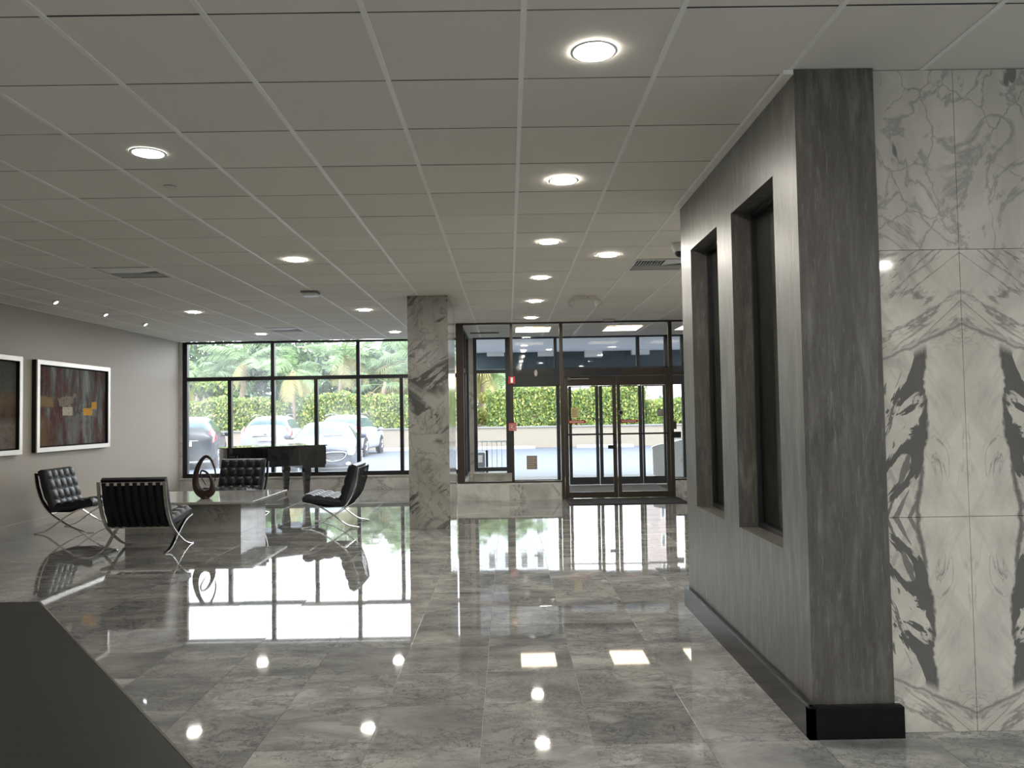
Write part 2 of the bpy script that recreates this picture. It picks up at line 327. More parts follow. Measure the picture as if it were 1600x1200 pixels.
for k, (sz, x0, x1, y0, y1) in enumerate(cells):
    g = .0009; a, b = (x1-x0)/2-g, (y1-y0)/2-g
    if k < 300 and sz > 0:
        key = (round(a, 3), round(b, 3))
        if key not in shared: shared[key] = MB().bbox(-a, a, -b, b, -.0035, 0, .0006).mesh('tile', M['floor'])
        o = bpy.data.objects.new('tile', shared[key]); C.objects.link(o); o.parent = floor
        o.location = ((x0+x1)/2, (y0+y1)/2, R_.uniform(-.0004, .0002)); o.rotation_euler = (R_.gauss(0, .0005), R_.gauss(0, .0005), 0)
    else: rest.bbox(x0+g, x1-g, y0+g, y1-g, -.0035, 0, .0012)
rest.build('tiles_beyond', M['floor'], floor, kind='stuff')

# ------------------------------------------------------------ ceiling on its tile grid
GX, GY, G = .0837, 2.9185, .6096
ceil_ = struct('ceiling', MB().box(XL-.1, XR+.1, YB-.1, 15.6, ZC+.05, ZC+.2), M['void'])
skip = {(-7, 8), (-7, 17), (2, 8)}                      # cells taken by the air vents
cells = []
for i in range(-11, 10):
    for j in range(-10, 21):
        x0 = max(GX+i*G, XL); x1 = min(GX+(i+1)*G, XR); y0 = max(GY+j*G, YB); y1 = min(GY+(j+1)*G, YW)
        if x1-x0 < .02 or y1-y0 < .02 or (i, j) in skip: continue
        hid = (x0 > 1.25 and y0 > 3.3 and x0/y0 > .235)
        cells.append((0 if hid else project_size((x0+x1)/2, (y0+y1)/2, ZC, G), x0, x1, y0, y1))
cells.sort(key=lambda c: -c[0]); rest = MB(); shared = {}
for k, (sz, x0, x1, y0, y1) in enumerate(cells):
    a, b = (x1-x0)/2-.004, (y1-y0)/2-.0055
    if k < 300 and sz > 0:
        key = (round(a, 3), round(b, 3))
        if key not in shared: shared[key] = MB().bbox(-a, a, -b, b, -.014, 0, .003).rot(PI, 'X').mesh('ceiling_tile', M['tile'])
        o = bpy.data.objects.new('ceiling_tile', shared[key]); C.objects.link(o); o.parent = ceil_
        o.location = ((x0+x1)/2, (y0+y1)/2, ZC+.0035+R_.uniform(-.001, .001)); o.rotation_euler = (R_.gauss(0, .0014), R_.gauss(0, .0010), 0)
    else: rest.box(x0+.004, x1-.004, y0+.0035, y1-.0035, ZC+.003, ZC+.02)
rest.build('tiles_beyond', M['tile'], ceil_, kind='stuff')
for i in range(-10, 10):
    x = GX+i*G
    if x > XR: continue
    y1 = YW
    MB().box(x-.0115, x+.0115, YB, y1, ZC-.001, ZC+.012).build('grid_rail', M['rail'], ceil_)
cr = MB()
for j in range(-9, 21): cr.box(XL, XR, GY+j*G-.009, GY+j*G+.009, ZC+.006, ZC+.012)
cr.build('cross_tees', M['void'], ceil_, kind='stuff')  # tees coloured dark to stand for the shadowed gaps between tiles
MB().box(XL, XL+.03, YB, YW, ZC-.002, ZC+.01).build('edge_trim', M['rail'], ceil_)
MB().box(1.27, 1.315, 3.46, 5.79, ZC-.022, ZC-.001).build('edge_trim', M['rail'], ceil_)

# ------------------------------------------------------------ walls
struct('wall_left', MB().box(XL-.15, XL, 3.5, 15.7, 0, ZC+.05).box(XL-.15, XL, 0, 3.5, 0, ZC+.05).box(XL-.15, XL, YB-.1, 0, 0, .25), M['taupe'])
struct('baseboard_left', MB().bbox(XL, XL+.014, 3.5, 15.44, 0, .105, .004), M['taupe'])
struct('wall_rear', MB().box(XL, XR, YB-.15, YB, 0, ZC), M['rearpaint'])
wr = struct('window_7', MB().box(XL-.12, XL-.02, YB, YB+.1, .25, ZC), M['black'])  # unseen window run, added on this side to brighten the room
for y in (-1.5, -.04): MB().box(XL-.12, XL-.02, y-.04, y+.04, .33, 2.9).build('mullion', M['black'], wr)
for z0, z1 in ((.25, .33), (2.9, ZC)): MB().box(XL-.12, XL-.02, YB+.1, 0, z0, z1).build('rail', M['black'], wr)
for a, b in ((YB+.1, -1.54), (-1.46, -.08)): MB().box(XL-.074, XL-.066, a, b, .33, 2.9).build('pane', M['clear'], wr)
struct('wall_right', MB().box(XR, XR+.15, YB-.1, -1.2, 0, ZC).box(XR, XR+.15, 3.4, 15.7, 0, ZC).box(XR, XR+.15, -1.2, 3.4, 0, .25), M['rearpaint'])
wr = struct('window_8', MB().box(XR+.02, XR+.12, -1.2, -1.1, .25, ZC), M['black'])  # second invented window run, out of view, for extra daylight indoors
for y in (.4, 1.9, 3.36): MB().box(XR+.02, XR+.12, y-.04, y+.04, .33, 2.9).build('mullion', M['black'], wr)
for z0, z1 in ((.25, .33), (2.9, ZC)): MB().box(XR+.02, XR+.12, -1.1, 3.4, z0, z1).build('rail', M['black'], wr)
for a, b in ((-1.1, .36), (.44, 1.86), (1.94, 3.32)): MB().box(XR+.066, XR+.074, a, b, .33, 2.9).build('pane', M['clear'], wr)
# grey plaster wall with its two tall openings
g = MB(); X0, X1 = 1.315, 1.545; ZO0, ZO1 = .765, 2.58; OP = [(3.77, 4.49), (4.795, 5.49)]; YA, YZ = 3.46, 5.79
g.box(X0, X1, 3.70, YZ, 0, ZO0); g.box(X0, X1, 3.70, YZ, ZO1, ZC)
for a, b in ((3.70, 3.77), (4.49, 4.795), (5.49, YZ)): g.box(X0, X1, a, b, ZO0, ZO1)
g.box(X0, 1.675, YA, 3.70, 0, ZC)
gw = struct('wall_partition', g, M['plaster'])
struct('baseboard_partition', MB().bbox(1.283, 1.3148, 3.425, 5.82, 0, .142, .008).bbox(1.283, 1.70, 3.425, 3.4598, 0, .142, .008), M['base'])
for n_, (a, b) in enumerate(OP):
    f = MB(); x0, x1 = 1.425, 1.465; t = .028
    f.box(x0, x1, a, a+t, ZO0, ZO1); f.box(x0, x1, b-t, b, ZO0, ZO1); f.box(x0, x1, a+t, b-t, ZO0, ZO0+t); f.box(x0, x1, a+t, b-t, ZO1-t, ZO1)
    wo = struct('window_%d' % (n_+5), f, M['black']); MB().box(1.442, 1.448, a+t, b-t, ZO0+t, ZO1-t).build('pane', M['dglass'], wo)
# marble wall of large slabs
mw = struct('wall_front_marble', MB().box(1.676, XR, 3.52, 3.66, 0, ZC), M['grout'])
zs = [0, .944, 2.145, ZC]; xs = [1.679, 2.05, 2.95, 3.85, 4.75, 5.65, XR]
for a, b in zip(xs, xs[1:]):
    for c, d in zip(zs, zs[1:]): MB().box(a+.0012, b-.0012, 3.485, 3.52, c+.0012, d-.0012).build('slab', M['book'], mw)
# the hall behind the plaster wall
hw = struct('wall_hall', MB().box(3.3, 3.45, 3.66, 12.2, 0, ZC), M['grout'])
for k in range(9): MB().box(3.28, 3.3, 3.66+k*.945, 4.603+k*.945, 0, ZC).build('slab', M['ledge'], hw)
# column
cl = struct('wall_column', MB().box(-1.255, -.777, 9.97, 11.17, 0, ZC), M['grout'])
for c, d in ((0, 1.2), (1.2, 2.4), (2.4, ZC)):
    MB().box(-1.275, -.757, 9.95, 9.97, c+.0012, d-.0012).build('slab', M['column'], cl)
    MB().box(-1.275, -.757, 11.17, 11.19, c+.0012, d-.0012).build('slab', M['column'], cl)
    MB().box(-1.275, -1.255, 9.9705, 11.1695, c+.0012, d-.0012).build('slab', M['column'], cl)
    MB().box(-.777, -.757, 9.9705, 11.1695, c+.0012, d-.0012).build('slab', M['column'], cl)

# ------------------------------------------------------------ window wall
lw = struct('wall_back_ledge', MB().box(XL, 0.10, 15.45, 15.62, 0, .25), M['grout'])
for k, x in enumerate([-6.5, -5.3, -4.1, -2.9, -1.7, -.5]):
    MB().box(x+.001, min(x+1.2, .1)-.001, 15.432, 15.45, .0, .25).build('slab', M['ledge'], lw)
    MB().box(x+.001, min(x+1.2, .1)-.001, 15.415, 15.63, .25, .275).build('cap', M['ledge'], lw)
struct('trim_1', MB().box(XL, XL+.035, 15.42, 15.62, .275, ZC), M['ledge'])
Y0, Y1 = 15.50, 15.60
def frame(name, rects, mat, panes, gmat, yp, dy=.1):
    """a window: frame members are parts, each pane its own part"""
    f = MB(); x0, x1, z0, z1 = rects[0]; f.box(x0, x1, yp, yp+dy, z0, z1)
    o = struct(name, f, mat)
    for x0, x1, z0, z1 in rects[1:]: MB().box(x0, x1, yp, yp+dy, z0, z1).build('mullion' if z1-z0 > x1-x0 else 'rail', mat, o)
    for x0, x1, z0, z1 in panes: MB().box(x0, x1, yp+dy/2-.004, yp+dy/2+.004, z0, z1).build('pane', gmat, o)
    return o
ML = [-6.42, -4.68, -2.98, -1.28]
rects = [(-6.465, -6.375, .275, ZC)]
rects += [(x-.035, x+.035, .36, 2.925) for x in ML[1:]] + [(-.90, -.84, .36, 2.925)]
seg = [(-6.375, -4.715), (-4.645, -3.015), (-2.945, -1.315), (-1.245, -.90)]
rects += [(-6.375, -.84, .275, .355), (-6.375, -.84, 2.93, ZC)]
sub = [-5.535, -3.82, -2.12]
panes = []
for k, (a, b) in enumerate(seg):
    rects.append((a, b, 2.19, 2.265)); panes.append((a, b, 2.265, 2.93))
    if k < 3:
        rects.append((sub[k]-.035, sub[k]+.035, .355, 2.19)); panes += [(a, sub[k]-.035, .355, 2.19), (sub[k]+.035, b, .355, 2.19)]
    else: panes.append((a, b, .355, 2.19))
frame('window_1', rects, M['black'], panes, M['winglass'], Y0)
struct('trim_2', MB().box(-.84, -.685, 15.5, 15.6, .275, ZC), M['ledge'])

# ------------------------------------------------------------ entrance: outer facade
NV = M['navy']
rects = [(-.685, -.617, .31, ZC)]
rects += [(-.044, .096, .0, ZC), (.96, 1.03, 0, 2.0), (1.06, 1.194, .17, 1.98), (2.577, 2.641, 2.34, 2.94), (.93, .99, 2.34, 2.94), (3.14, 3.28, 0, ZC), (3.47, 3.55, 0, ZC),
          (-.617, -.044, .31, .385), (-.617, -.044, 2.255, 2.325), (.096, 3.47, 1.975, 2.345), (-.617, 5.9, 2.935, ZC), (.096, .96, .02, .13), (3.28, 3.47, .05, .13), (5.0, 5.08, 0, ZC), (3.55, 5.9, 1.975, 2.345), (3.55, 5.9, .02, .1)]
panes = [(-.617, -.044, .385, 2.255), (-.617, -.044, 2.325, 2.935), (.096, .93, 2.345, 2.935), (.99, 2.577, 2.345, 2.935), (2.641, 3.14, 2.345, 2.935), (.096, .96, .13, 1.975), (1.03, 1.06, .13, 1.975), (3.28, 3.47, .13, 1.975), (3.28, 3.47, 2.345, 2.935), (3.55, 5.0, .1, 1.975), (3.55, 5.0, 2.345, 2.935), (5.08, 5.9, .1, 1.975), (5.08, 5.9, 2.345, 2.935)]
frame('window_2', rects, NV, panes, M['clear'], 15.5, .09)
def door(name, x0, x1, y, z1, mat, stile, top, bot, bar, extra=None):
    f = MB(); z0 = .012; d = .045
    f.box(x0, x0+stile, y, y+d, z0, z1)
    o = struct(name, f, mat)
    MB().box(x1-stile, x1, y, y+d, z0, z1).build('stile', mat, o)
    MB().box(x0+stile, x1-stile, y, y+d, z1-top, z1).build('top_rail', mat, o); MB().box(x0+stile, x1-stile, y, y+d, z0, z0+bot).build('bottom_rail', mat, o)
    MB().box(x0+stile, x1-stile, y+.018, y+.026, z0+bot, z1-top).build('pane', M['clear'], o)
    if bar: MB().box(x0+stile*.6, x1-stile*.6, y-.05, y-.02, bar-.014, bar+.014).box(x0+stile*.6, x0+stile*.9, y-.05, y, bar-.012, bar+.012).box(x1-stile*.9, x1-stile*.6, y-.05, y, bar-.012, bar+.012).build('push_bar', M['black'], o)
    return o
door('door_3', 1.205, 1.80, 15.52, 1.97, NV, .06, .02, .145, None)
door('door_4', 1.815, 2.665, 15.52, 1.97, NV, .065, .02, .145, None)
door('door_5', 2.675, 3.135, 15.52, 1.97, NV, .04, .02, .145, None)
# inner storefront
BZ = M['bronze']
ST = 13.05
rects = [(-.863, -.74, .285, ZC), (.045, .09, .30, ZC-.02), (.877, .932, .0, ZC-.02), (2.712, 2.772, .0, ZC-.02), (.932, 2.712, 2.05, 2.165), (-.74, .877, .285, .315), (-.74, 5.9, ZC-.025, ZC), (2.772, 5.9, .285, .315), (4.6, 4.66, .3, ZC-.02), (2.772, 5.9, 2.05, 2.10)]
panes = [(-.74, .045, .315, 2.945), (.09, .877, .315, 2.945), (.932, 2.712, 2.165, 2.945), (2.772, 4.6, .315, 2.05), (2.772, 4.6, 2.10, 2.945), (4.66, 5.9, .315, 2.05), (4.66, 5.9, 2.10, 2.945)]
frame('window_3', rects, BZ, panes, M['clear'], ST, .07)
door('door_1', .94, 1.813, ST+.01, 2.045, BZ, .062, .155, .1, 1.075); door('door_2', 1.828, 2.705, ST+.01, 2.045, BZ, .055, .155, .1, 1.075)
def plinth(name, x0, x1):
    p = struct(name, MB().box(x0, x1, ST+.005, ST+.17, 0, .26), M['grout']); n = max(1, round((x1-x0)/.9)); s_ = (x1-x0)/n
    for k in range(n):
        MB().box(x0+k*s_+.001, x0+(k+1)*s_-.001, ST-.013, ST+.005, 0, .26).build('slab', M['ledge'], p); MB().box(x0+k*s_+.001, x0+(k+1)*s_-.001, ST-.013, ST+.19, .26, .285).build('cap', M['ledge'], p)
plinth('wall_entrance_plinth', -.875, .875); plinth('wall_entrance_plinth_right', 2.775, 5.9)
struct('wall_vestibule_curb', MB().box(-.875, -.70, ST+.191, 15.41, 0, .285), M['ledge'])
sw = struct('window_4', MB().box(-.84, -.77, ST+.075, ST+.14, .285, ZC), BZ)
MB().box(-.84, -.77, 14.3, 14.37, .285, ZC).build('mullion', NV, sw); MB().box(-.84, -.77, 15.35, 15.42, .285, ZC).build('mullion', NV, sw)
MB().box(-.84, -.77, ST+.14, 15.35, .285, .33).build('rail', NV, sw); MB().box(-.84, -.77, ST+.14, 15.35, ZC-.05, ZC).build('rail', NV, sw); MB().box(-.83, -.78, ST+.14, 14.3, 2.2, 2.27).build('rail', NV, sw)
MB().box(-.809, -.801, ST+.14, 14.3, .33, ZC-.05).build('pane', M['clear'], sw); MB().box(-.809, -.801, 14.37, 15.35, .33, ZC-.05).build('pane', M['clear'], sw)

# door hardware and small things on the storefront
tag(MB().box(.95, 1.905, ST-.10, ST-.001, 2.052, 2.168).build('door_operator', M['black']), 'long black door operator box above the left glass door', 'door operator')
t = thing('closer_arm', 'silver closer arm under the black operator box', 'door closer', (1.0, ST-.004, 2.0))
MB().box(0, .36, -.03, -.018, 0, .014).build('arm', M['chrome'], t); MB().cbox(.02, -.02, .012, .05, .035, .05).build('pivot', M['grey'], t)
t = thing('door_lock', 'black lock box with pull on the stile between the glass doors', 'lock', (1.76, ST-.002, .86))
MB().box(-.10, .03, -.04, 0, -.03, .03).build('lock_case', M['matblack'], t); MB().box(.015, .03, -.05, 0, -.12, .16).build('pull', M['black'], t)
t = thing('door_lock', 'black lock box on the right post of the entrance doors', 'lock', (2.74, ST-.002, 1.05))
MB().box(.0, .14, -.04, 0, -.055, .045).build('lock_case', M['matblack'], t); MB().box(-.0, .07, -.03, 0, .09, .22).build('strike', M['bronze'], t)
t = thing('alarm_strobe', 'red alarm strobe with white lens high on the storefront mullion', 'alarm', (.067, ST-.001, 2.0))
MB().box(-.055, .055, -.045, 0, -.06, .06).build('housing', M['red'], t); MB().box(-.02, .02, -.062, -.045, -.045, .045).build('lens', M['white'], t)
t = thing('alarm_sign', 'red square alarm sign with pale printed marks on the storefront mullion', 'sign', (.065, ST-.001, 1.22))
MB().box(-.065, .065, -.02, 0, -.068, .068).build('plate', M['red'], t)
q = MB()
for a, b, c, d in ((-.05,.05,.045,.052),(-.05,.05,-.055,-.048),(-.05,-.043,-.055,.052),(.043,.05,-.055,.052),(-.03,.028,.012,.026),(-.012,.0,-.03,.03),(-.03,-.012,-.02,-.008),(.01,.03,-.032,-.012)): q.box(a, b, -.0215, -.02, c, d)
q.build('printed_marks', M['white'], t)
tag(MB().lathe([(.001, -.035), (.028, -.032), (.036, -.015), (.036, 0)], axis='y', seg=16).build('motion_sensor', M['white'], loc=(.56, 15.499, 2.24), smooth=40), 'white oval motion sensor on the dark header over the sliding glass', 'sensor').scale = (1, 1, 2.0)
def sticker(name, x0, x1, z0, z1, y, mat, label, marks=None, mm=None):
    o = tag(MB().box(x0, x1, y-.002, y, z0, z1).build(name, mat), label, 'sticker')
    if marks:
        q = MB()
        for a, b, c, d in marks: q.box(x0+(x1-x0)*a, x0+(x1-x0)*b, y-.003, y-.002, z0+(z1-z0)*c, z0+(z1-z0)*d)
        q.build('printed_marks', mm, o)
    return o
def arrow_sticker(x, label):
    o = tag(MB().prism([(0, -.028), (.27, -.024), (.31, 0), (.27, .024), (0, .028)], 0, .002).rot(PI/2, 'X').build('warning_sticker', M['red'], loc=(x, ST+.0275, 1.285)), label, 'sticker')
    q = MB()
    for k in range(9):
        a = .02+k*.027; q.box(a, a+.017, -.0035, -.002, -.010, .012)
    q.build('printed_marks', M['white'], o)
arrow_sticker(1.008, 'red arrow shaped caution sticker with white lettering on left glass door'); arrow_sticker(1.885, 'red arrow shaped caution sticker with white lettering on right glass door')
lines = [(.1, .9, .80, .86), (.1, .8, .64, .70), (.1, .9, .48, .54), (.1, .7, .32, .38), (.1, .85, .15, .21)]
sticker('notice', 1.055, 1.185, 1.35, 1.52, ST+.0275, M['yellow'], 'yellowed paper notice taped to the left glass door', lines, M['grey'])
sticker('notice', 2.50, 2.60, 1.36, 1.48, ST+.0275, M['grey'], 'small dark notice on the right glass door', lines, M['plastic'])
sticker('notice', .47, .60, 1.36, 1.40, 15.540, M['grey'], 'small grey strip sticker at eye level on the sliding glass', [(.06, .94, .4, .6)], M['plastic'])
sticker('notice', .35, .56, .33, .60, 15.540, M['brown'], 'tan square sticker near the foot of the sliding glass', lines, M['plastic'])
t = thing('thumb_lock', 'black round thumb lock on the left edge of right door glass', 'lock', (1.885, ST+.005, 1.43)); MB().lathe([(.03, -.03), (.03, 0)], axis='y', seg=14).build('knob', M['matblack'], t); MB().lathe([(.042, -.006), (.042, 0)], axis='y', seg=14).build('rose', M['chrome'], t)

# mats
o = tag(MB().bbox(.93, 2.80, 12.17, 13.03, 0, .012, .006).build('entrance_mat', M['mat']), 'black entrance mat on the marble in front of the double doors', 'mat')
tag(MB().bbox(1.0, 2.9, 13.30, 15.40, 0, .012, .006).build('vestibule_mat', M['mat2']), 'grey ribbed mat on the floor between inner and outer doors', 'mat')

# ------------------------------------------------------------ ceiling fittings
def downlight(name='downlight'):
    t = thing(name, '', 'ceiling light', (0, 0, 0))
    MB().lathe([(.082, 0), (.086, -.004), (.094, -.006), (.100, -.003), (.101, 0)], seg=32, cap=False).build('trim_ring', M['white'], t, smooth=50)
    MB().lathe([(.001, -.0042), (.05, -.004), (.083, -.0025), (.083, -.001)], seg=32, cap=False).build('lens', M['lamp'], t, smooth=50)
    return t
proto = downlight(); used = [False]
def put(x, y, label, group='round recessed downlights in the tile ceiling'):
    o = proto if not used[0] else dup(proto)
    used[0] = True; o.location = (x, y, ZC+.0015-.0025); o['label'] = label; o['group'] = group; return o
ordn = ['nearest large downlight above the entrance aisle, overexposed white disc', 'second downlight from the camera in the row leading to the entrance', 'third downlight from the camera in the row leading to the entrance', 'fourth downlight from the camera in the row leading to the entrance', 'fifth downlight from the camera in the row leading to the entrance', 'sixth and farthest downlight, just before the glass storefront']
for k, l in enumerate(ordn): put(.389, 3.2233+.03+1.8288*k*1.002, l)
put(.998, 7.55, 'single downlight with dark rim right of the aisle row, near the plaster wall')
dl = put(-2.05, 4.44, 'large cool downlight with hollow white can, left part of the ceiling')
for c_ in list(dl.children):
    if c_.name.startswith('lens'):
        c_.data = c_.data.copy(); c_.data.materials[0] = M['lampcool']
put(-2.05, 7.55, 'downlight in front of the marble column, halfway along the lounge ceiling')
put(-2.05, 11.2, 'downlight just left of the marble column top'); put(-2.05, 14.2, 'small far downlight by the window, left of the column')
put(-4.49, 11.15, 'downlight over the seating group, left of the smoke detector'); put(-4.49, 14.2, 'far downlight above the grand piano by the window')
for x, y in ((.389, 1.39), (.389, -.44), (-2.05, 1.39), (-2.05, -.44), (-4.49, -.44), (2.45, 5.5), (2.45, 8.0), (4.05, -1.35)):
    put(x, y, 'round downlight of the lobby ceiling beyond the view')
def spot(y, label):
    t = thing('spotlight', label, 'ceiling light', (-5.75, y, ZC), group='small wall washer spotlights')
    MB().lathe([(.035, -.001), (.06, -.008), (.066, -.001)], seg=20, cap=False).build('trim_ring', M['white'], t, smooth=50)
    b = MB().lathe([(.034, .0), (.036, -.02), (.032, -.03)], seg=16).rot(-.6, 'Y').build('eyeball', M['white'], t, smooth=40); MB().lathe([(.001, -.033), (.027, -.0315)], seg=14, cap=False).rot(-.6, 'Y').build('lens', M['lampcool'], t)
spot(9.89, 'nearest small eyeball spotlight along the left wall'); spot(11.12, 'middle small eyeball spotlight along the left wall'); spot(12.34, 'farthest small eyeball spotlight along the left wall')
for x, y, l in ((.47, 14.15, 'square warm light panel in vestibule ceiling, above the fixed glass'), (2.10, 14.15, 'square warm light panel in vestibule ceiling, above the doors'), (3.45, 14.15, 'square warm light panel in vestibule ceiling, half hidden by plaster wall')):
    t = thing('light_panel', l, 'ceiling light', (x, y, ZC), group='vestibule light panels')
    f = MB(); f.box(-.33, .33, -.40, -.38, -.012, 0).box(-.33, .33, .38, .40, -.012, 0).box(-.33, -.31, -.38, .38, -.012, 0).box(.31, .33, -.38, .38, -.012, 0); f.build('frame', M['white'], t)
    MB().box(-.31, .31, -.38, .38, -.008, -.002).build('diffuser', M['panel'], t)
def vent(x, y, label):
    t = thing('air_vent', label, 'vent', (x, y, ZC))
    f = MB()
    for a in (.298,): f.box(-a, a, -a, -a+.025, -.006, .004).box(-a, a, a-.025, a, -.006, .004).box(-a, -a+.025, -a+.025, a-.025, -.006, .004).box(a-.025, a, -a+.025, a-.025, -.006, .004)
    f.build('frame', M['white'], t); MB().box(-.273, .273, -.273, .273, .035, .04).build('backing', M['dark'], t)
    for k in range(9):
        a = -.25+k*.03; MB().add([(a, -.262, -.004), (a+.006, -.262, -.004), (a+.022, -.262, .028), (a+.016, -.262, .028), (a, 0, -.004), (a+.006, 0, -.004), (a+.022, 0, .028), (a+.016, 0, .028)], [(0,1,2,3),(7,6,5,4),(0,4,5,1),(1,5,6,2),(2,6,7,3),(3,7,4,0)]).build('slat', M['white'], t)
    for k in range(7):
        a = .03+k*.03; MB().add([(-.262, a, -.004), (-.262, a+.006, -.004), (-.262, a+.022, .028), (-.262, a+.016, .028), (.262, a, -.004), (.262, a+.006, -.004), (.262, a+.022, .028), (.262, a+.016, .028)], [(3,2,1,0),(4,5,6,7),(1,5,4,0),(2,6,5,1),(3,7,6,2),(0,4,7,3)]).build('slat', M['white'], t)
    MB().add([(.02, -.26, -.004), (.262, -.26, -.004), (.262, 0, .02), (.02, 0, -.004)], [(3,2,1,0),(0,1,2,3)][:1]).add([(.02,-.26,.0),(.262,-.26,.0),(.262,0,.024),(.02,0,.0)], [(0,1,2,3)]).build('deflector', M['white'], t)
vent(-3.878, 8.10, 'square louvred air vent in the lounge ceiling, upper left'); vent(-3.878, 13.59, 'square air vent in the ceiling close to the lounge window'); vent(1.607, 8.10, 'square louvred air vent beside the end of plaster wall')
tag(MB().box(-.27, .27, -.05, .05, -.01, 0).build('slot_vent', M['dark'], loc=(-.42, 14.6, ZC)), 'dark slot vent in the vestibule ceiling, left corner', 'vent')
t = thing('smoke_detector', 'grey backed white smoke detector box on ceiling, left of column', 'smoke detector', (-2.40, 9.5, ZC))
MB().box(-.10, .10, -.09, .09, -.022, -.001).build('base', M['grey'], t); MB().bbox(-.085, .085, -.075, .075, -.0, .035, .01).rot(PI, 'X').move((0, 0, -.022)).build('cover', M['white'], t)
t = thing('emergency_light', 'emergency light with two tilted lamp heads hanging near entrance', 'emergency light', (1.03, 10.2, ZC))
MB().bbox(-.15, .15, -.05, .05, 0, .05, .008).rot(PI, 'X').move((0, 0, -.001)).build('housing', M['plastic'], t); MB().ball(.035, -.05, -.025, .008).build('indicator', M['red'], t)
for s_ in (-1, 1):
    h = MB().lathe([(.028, 0), (.05, -.05), (.055, -.085)], seg=16).rot(s_*-.55, 'Y').move((s_*.15, 0, -.045)).build('lamp_head', M['plastic'], t, smooth=40); MB().lathe([(.001, -.087), (.05, -.086)], seg=16, cap=False).rot(s_*-.55, 'Y').move((s_*.15, 0, -.045)).build('lens', M['grey'], h)
t = thing('dome_camera', 'small white security dome camera with black lens on ceiling edge', 'camera', (1.60, 7.09, ZC))
MB().lathe([(.075, 0), (.078, -.03), (.06, -.06), (.055, -.075)], seg=20).build('housing', M['white'], t, smooth=40); MB().ball(0, 0, -.075, .05, 14, 8).build('lens', M['black'], t, smooth=60)
tag(MB().bbox(-.09, .09, -.03, .03, 0, .035, .005).rot(PI, 'X').build('door_sensor', M['plastic'], loc=(1.68, 12.75, ZC-.001)), 'small beige sensor box on the ceiling over the doors', 'sensor')
tag(MB().lathe([(.04, 0), (.042, -.004), (.02, -.006), (.001, -.006)], seg=18).build('sprinkler_cap', M['plastic'], loc=(-2.21, 5.1, ZC)), 'flat round sprinkler cap in a ceiling tile, left of aisle', 'sprinkler')

# ------------------------------------------------------------ reception desk, near left
cx_, cy_, dz = -1.405, 2.345, .90
d_ = Vector((.912, -1.127, 0)).normalized(); end = Vector((cx_, cy_, 0))+d_*1.62
def deskpoly(i): 
    n = Vector((-d_.y, d_.x, 0))*-1; a = Vector((cx_, cy_, 0))+n*i; e = end+n*i
    return [(-3.4+i, cy_-i), (-3.4+i, cy_-.85+i), (-1.95, cy_-.85+i), (e.x-.62, e.y+.02), (e.x-.05, e.y), (cx_-i*.6, cy_-i)]
t = thing('reception_desk', 'black topped angled reception desk at the lower left corner', 'desk', (0, 0, 0))
P0 = [(-3.4, cy_), (-3.4, cy_-.85), (-1.9, cy_-.85), (end.x-.75, end.y-.05), (end.x, end.y), (cx_, cy_)]
MB().prism(P0, dz-.03, dz).build('top', M['desk'], t)
n_ = Vector((-d_.y, d_.x, 0)).normalized(); n_ = n_ if n_.x > 0 else -n_
a = Vector((cx_, cy_, 0)); e = end
MB().prism([(a.x, a.y), (e.x, e.y), (e.x+n_.x*.004, e.y+n_.y*.004), (a.x+n_.x*.004, a.y+n_.y*.004)][::1], dz-.03, dz+.0005).build('edge_trim', M['chrome'], t)
P1 = [(-3.35, cy_-.06), (-3.35, cy_-.79), (-1.93, cy_-.79), (end.x-.70, end.y+.04), (end.x-.06, end.y+.08), (cx_-.04, cy_-.06)]
MB().prism(P1, 0, dz-.03).build('body', M['matblack'], t)

# ------------------------------------------------------------ lounge chairs
def cushion(L, W, T, nu, nv, bulge=.022, k=6):
    """tufted cushion: u along L, v along W, top at +T"""
    m = MB(); NU, NV = nu*k, nv*k; top = []
    for i in range(NU+1):
        for j in range(NV+1):
            u, v = i/NU, j/NV; a = abs(math.sin(PI*u*nu)); b = abs(math.sin(PI*v*nv)); h = bulge*((a*b)**.45)
            e = min(u, 1-u)*L; g_ = min(v, 1-v)*W; r = .03; q = min(e, g_)
            dr = 0 if q > r else (r-math.sqrt(max(0, r*r-(r-q)**2)))
            top.append((u*L, (v-.5)*W, T-bulge*.6+h-dr*.8))
    f = [(i*(NV+1)+j, (i+1)*(NV+1)+j, (i+1)*(NV+1)+j+1, i*(NV+1)+j+1) for i in range(NU) for j in range(NV)]
    m.add(top, f); n = len(top)
    ring = [i*(NV+1) for i in range(NU+1)]+[NU*(NV+1)+j for j in range(1, NV+1)]+[i*(NV+1)+NV for i in range(NU-1, -1, -1)]+[j for j in range(NV-1, 0, -1)]
    lo = [(top[r][0], top[r][1], .0) for r in ring]; mid = [(top[r][0]+(-.008 if top[r][0] < .001 else .008 if top[r][0] > L-.001 else 0), top[r][1]*1.012, T*.5) for r in ring]
    m.v += mid+lo; R = len(ring)
    for a in range(R):
        b = (a+1) % R; m.f.append((ring[b], ring[a], n+a, n+b)); m.m.append(0); m.f.append((n+b, n+a, n+R+a, n+R+b)); m.m.append(0)
    m.f.append(tuple(n+R+a for a in range(R))); m.m.append(0)
    bt = MB()
    for i in range(1, nu):
        for j in range(1, nv): bt.ball(L*i/nu, (j/nv-.5)*W, T-bulge*.6+.002, .009, 8, 4, .5)
    return m, bt
def xf(mb, ang, org):                # tilt about y, then to place; u axis becomes (cos,0,sin)
    c, s_ = math.cos(ang), math.sin(ang)
    mb.v = [(org[0]+x*c-z*s_, y, org[1]+x*s_+z*c) for x, y, z in mb.v]; return mb
